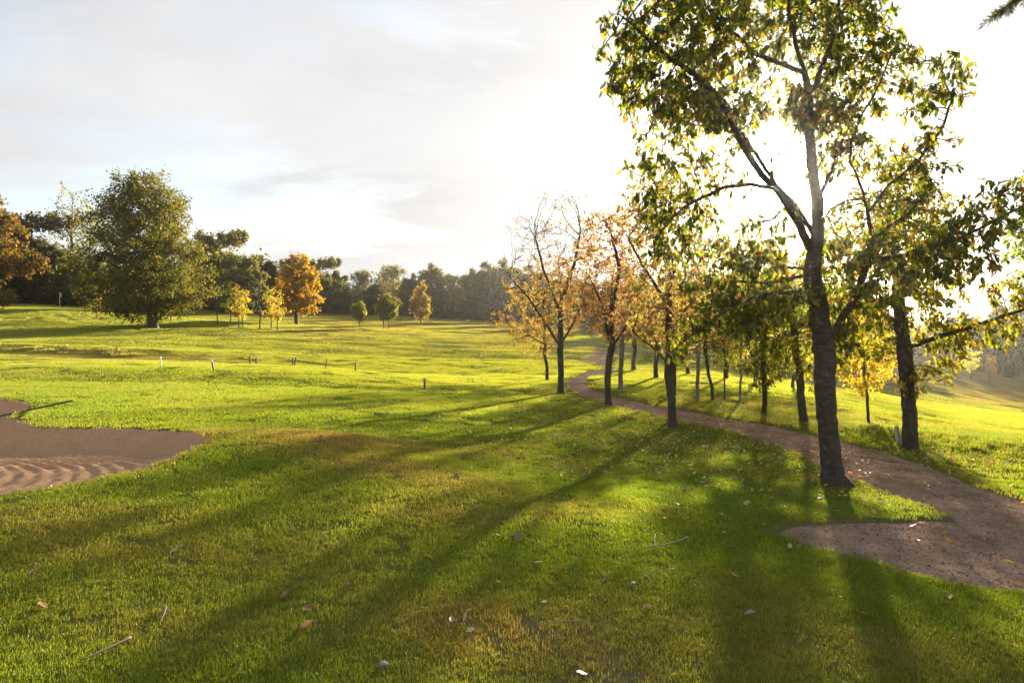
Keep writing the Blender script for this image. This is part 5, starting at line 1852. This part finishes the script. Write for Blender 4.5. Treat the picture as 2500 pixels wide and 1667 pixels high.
singles = [
    (1485, 1405, 'yellow', .075, 'yellow curled leaf lying beside a pale one in the middle of the near lawn'),
    (1490, 1402, 'cream', .06, 'pale leaf touching a yellow curled one in the middle of the near lawn'),
    (1722, 1420, 'cream', .08, 'pale leaf lying alone at the bottom right of the near lawn'),
    (1985, 1421, 'reddish brown', .08, 'folded reddish leaf at the bottom right of the near lawn'),
    (2184, 1380, 'cream', .07, 'pale leaf just below the gravel bay near the right edge'),
    (653, 1376, 'brown', .085, 'long brown leaf in the left foreground shade'),
    (802, 1357, 'reddish brown', .11, 'crumpled maroon leaf in the left foreground'),
    (706, 1408, 'reddish brown', .09, 'dark red leaf below the long brown leaf in the left foreground'),
    (703, 1447, 'reddish brown', .10, 'darker red leaf, lower of two in the left foreground'),
    (98, 1402, 'brown', .10, 'brown curled leaf near the bottom left corner'),
    (375, 1415, 'brown', .10, 'torn brown leaf on a stalk in the left foreground'),
    (1190, 1241, 'brown', .15, 'large brown leaf in the sunlit centre of the lawn'),
    (1145, 1346, 'cream', .065, 'beige leaf on the sunlit near lawn, left of centre'),
    (1038, 1434, 'brown', .08, 'greyish leaf left of the curved pale twig'),
    (1080, 1460, 'cream', .06, 'pale leaf at the foot of the curved pale twig'),
    (1335, 1560, 'cream', .09, 'pale torn leaf on the bare soil at the bottom edge'),
    (1320, 1535, 'brown', .08, 'brown leaf on the bare soil at the bottom edge'),
    (790, 1066, 'orange', .09, 'orange leaf on the worn crest beside the bunker'),
    (1527, 1196, 'yellow', .07, 'bright yellow leaf on shaded lawn left of the gravel bay'),
    (1555, 1163, 'cream', .09, 'cream and orange leaf on the lawn before the path'),
    (1712, 1163, 'cream', .10, 'pale leaf pair upper edge of shade left of the trunk foot'),
    (2020, 1152, 'cream', .10, 'long pale leaf below the foot of the foreground tree'),
    (2115, 1196, 'cream', .09, 'pale leaf at the tip of the grass tongue by the gravel bay'),
    (2180, 1237, 'yellow', .10, 'yellow leaf at the joint of path and gravel bay'),
    (75, 1325, 'orange', .08, 'dull orange leaf in the shade near the left edge'),
    (115, 961, 'reddish brown', .10, 'dark red leaf beside the rake'),
    (484, 946, 'orange', .09, 'orange leaf above the bunker tip'),
    (198, 977, 'yellow', .08, 'small yellow leaf above the bunker lip'),
]
for xd, yd, c, s, lab in singles:
    (x, y), = unproj([(xd, yd)])
    put_leaf(x, y, c, s * .85, lab, None)
cnt_ = 0
rng = np.random.default_rng(29)
spots = []
for cx, cy__, sx_, sy_, n_ in [(bx_ - 1.0, by_ - .6, 1.7, 1.6, 75), (3.0, 11.5, 2.2, 2.2, 60), (1.2, 12.0, 2.5, 3.0, 40), (ex_, ey_ - .8, 1.6, .7, 45), (6.8, 8.6, 1.3, 1.2, 30), (4.2, 6.2, .9, .7, 14), (0.5, 7.5, 2.2, 1.8, 22), (0.4, 5.0, 1.8, 1.0, 8), (-5, 14, 6, 4, 14)]:
    for _ in range(n_):
        spots.append((rng.normal(cx, sx_), rng.normal(cy__, sy_)))
where = {'grass': 'the lawn', 'path': 'the gravel path', 'bay': 'the gravel bay'}
for x, y in spots:
    if y < 3.2 or abs(x) > .8 * y or cnt_ >= 272:
        continue
    z, s = surf(x, y)
    if z is None:
        continue
    c = ['cream', 'yellow', 'orange', 'brown', 'reddish brown'][rng.choice(5, p=[.34, .16, .17, .25, .08])]
    if s == 'grass':
        side = 'the verge right of the path' if sd_poly(np.array([x]), np.array([y]), np.vstack([PATH_U[::6], [[60, 60]], [[60, 0]]]))[0] < 0 else ('the sunlit lawn left of the path' if y > 9.5 else 'the near lawn')
    else:
        side = where[s]
    put_leaf(x, y, c, float(rng.uniform(.045, .085)), 'small %s fallen leaf, one of many on %s' % (c, side), 'fallen %s leaves on %s' % (c, side))
    cnt_ += 1
# the rest of the litter, past counting
lit = proto_collection('litter_leaf', [fallen_mesh('litter_%d' % i, FL[i % 5][1], 700 + i) for i in range(8)], MAT['leaf_dead'])
n = 4200
P = np.r_[np.c_[rng.normal(3.2, 2.6, n), rng.normal(13.5, 4.0, n)], np.c_[rng.normal(ex_ + .3, 2.2, 700), rng.normal(ey_ - .9, .8, 700)], np.c_[rng.normal(-25, 7, 700), rng.normal(66, 3.5, 700)]]
P = P[(P[:, 1] > 8) & (np.abs(P[:, 0]) < .85 * P[:, 1])]
sz = np.where(P[:, 1] > 40, .14, .055) * rng.uniform(.6, 1.3, len(P))
onp = np.minimum(sd_masked(P[:, 0], P[:, 1], PATH_POLY), sd_masked(P[:, 0], P[:, 1], BAY_POLY)) < 0
scatter('leaf_litter', np.c_[P, np.where(onp, path_h(P[:, 0], P[:, 1]) + .008, terrain_h(P[:, 0], P[:, 1]) + .025)], sz, lit, 8, None, .45)


def twig(pts_px, rad, label, lift=.035):
    G_ = np.array(unproj(pts_px))
    Z_ = terrain_h(G_[:, 0], G_[:, 1])
    P_ = np.c_[G_, Z_ + lift]
    t0 = np.linspace(0, 1, len(P_))
    t1 = np.linspace(0, 1, 14)
    Q_ = np.c_[np.interp(t1, t0, P_[:, 0]), np.interp(t1, t0, P_[:, 1]), np.interp(t1, t0, P_[:, 2])]
    for _ in range(2):
        Q_[1:-1] = .25 * Q_[:-2] + .5 * Q_[1:-1] + .25 * Q_[2:]
    o_ = Q_[0].copy()
    o = link('twig', tube_mesh('twig', Q_ - o_, np.linspace(rad, rad * .45, 14), 6), MAT['twig'])
    o.location = o_
    tag(o, label, 'twig')


twig([(1580, 1243), (1555, 1255), (1510, 1264), (1455, 1270)], .006, 'long thin twig on shaded grass right of centre')
twig([(1505, 1237), (1503, 1253), (1507, 1266)], .004, 'short side twig crossing the long thin twig')
twig([(1080, 1413), (1067, 1425), (1064, 1440), (1070, 1453)], .006, 'curved pale twig in the middle of the bottom lawn')
twig([(418, 1263), (405, 1272), (393, 1281)], .006, 'small forked twig in the left foreground, upper stem')
twig([(393, 1278), (390, 1285), (398, 1296)], .004, 'small forked twig in the left foreground, lower fork')
twig([(1478, 1332), (1490, 1340), (1500, 1352)], .004, 'short straight twig above the yellow curled leaf')
twig([(1330, 1442), (1290, 1443), (1252, 1444)], .004, 'straight twig on worn turf right of the curved pale twig')
twig([(382, 1408), (376, 1425), (368, 1445)], .005, 'pale stalk in the left foreground beside a torn brown leaf')
twig([(300, 1480), (255, 1502), (185, 1535)], .008, 'long dark twig near the bottom left corner')
twig([(700, 1352), (672, 1362), (640, 1372)], .003, 'thin stalk in the left foreground above the long brown leaf')
twig([(1990, 1228), (1945, 1214), (1920, 1206)], .006, 'pale twig on the gravel bay')


def rock(px, size, mat, label, seed, lift=.35):
    (x, y), = unproj([px])
    m = pebble_mesh('stone_body', seed)
    m.polygons.foreach_set('use_smooth', np.ones(len(m.polygons), dtype=bool))
    o = link('stone', m, MAT[mat])
    md = o.modifiers.new('sub', 'SUBSURF')
    md.levels = 2
    md.render_levels = 2
    o.location = (x, y, gz(x, y) + size * lift + .015)
    o.scale = (size,) * 3
    tag(o, label, 'stone')


rock((880, 1537), .035, 'stone', 'grey stone half sunk in grass at the bottom edge', 801)
rock((1250, 1391), .024, 'stone_pale', 'small white stone on the near lawn', 802)
rock((1455, 1347), .02, 'stone_pale', 'small pale stone right of the sunlit centre', 803)

# ------------------------------------------------------------------ air
hb = bpy.data.meshes.new('haze')
x0, x1, y0, y1, z0, z1 = -340, 340, -66, 484, -16, 33
hv = [(x, y, z) for x in (x0, x1) for y in (y0, y1) for z in (z0, z1)]
hb.from_pydata(hv, [], [(0, 1, 3, 2), (4, 6, 7, 5), (0, 4, 5, 1), (2, 3, 7, 6), (0, 2, 6, 4), (1, 5, 7, 3)])
hm = bpy.data.materials.new('air')
hm.use_nodes = True
ht = hm.node_tree
ht.nodes.clear()
ho = ht.nodes.new('ShaderNodeOutputMaterial')
pv = ht.nodes.new('ShaderNodeVolumePrincipled')
pv.inputs['Color'].default_value = (1.0, .95, .88, 1)
pv.inputs['Density'].default_value = 0.00021
pv.inputs['Anisotropy'].default_value = 0.90
ht.links.new(pv.outputs[0], ho.inputs['Volume'])
link('haze', hb, hm, kind='stuff')
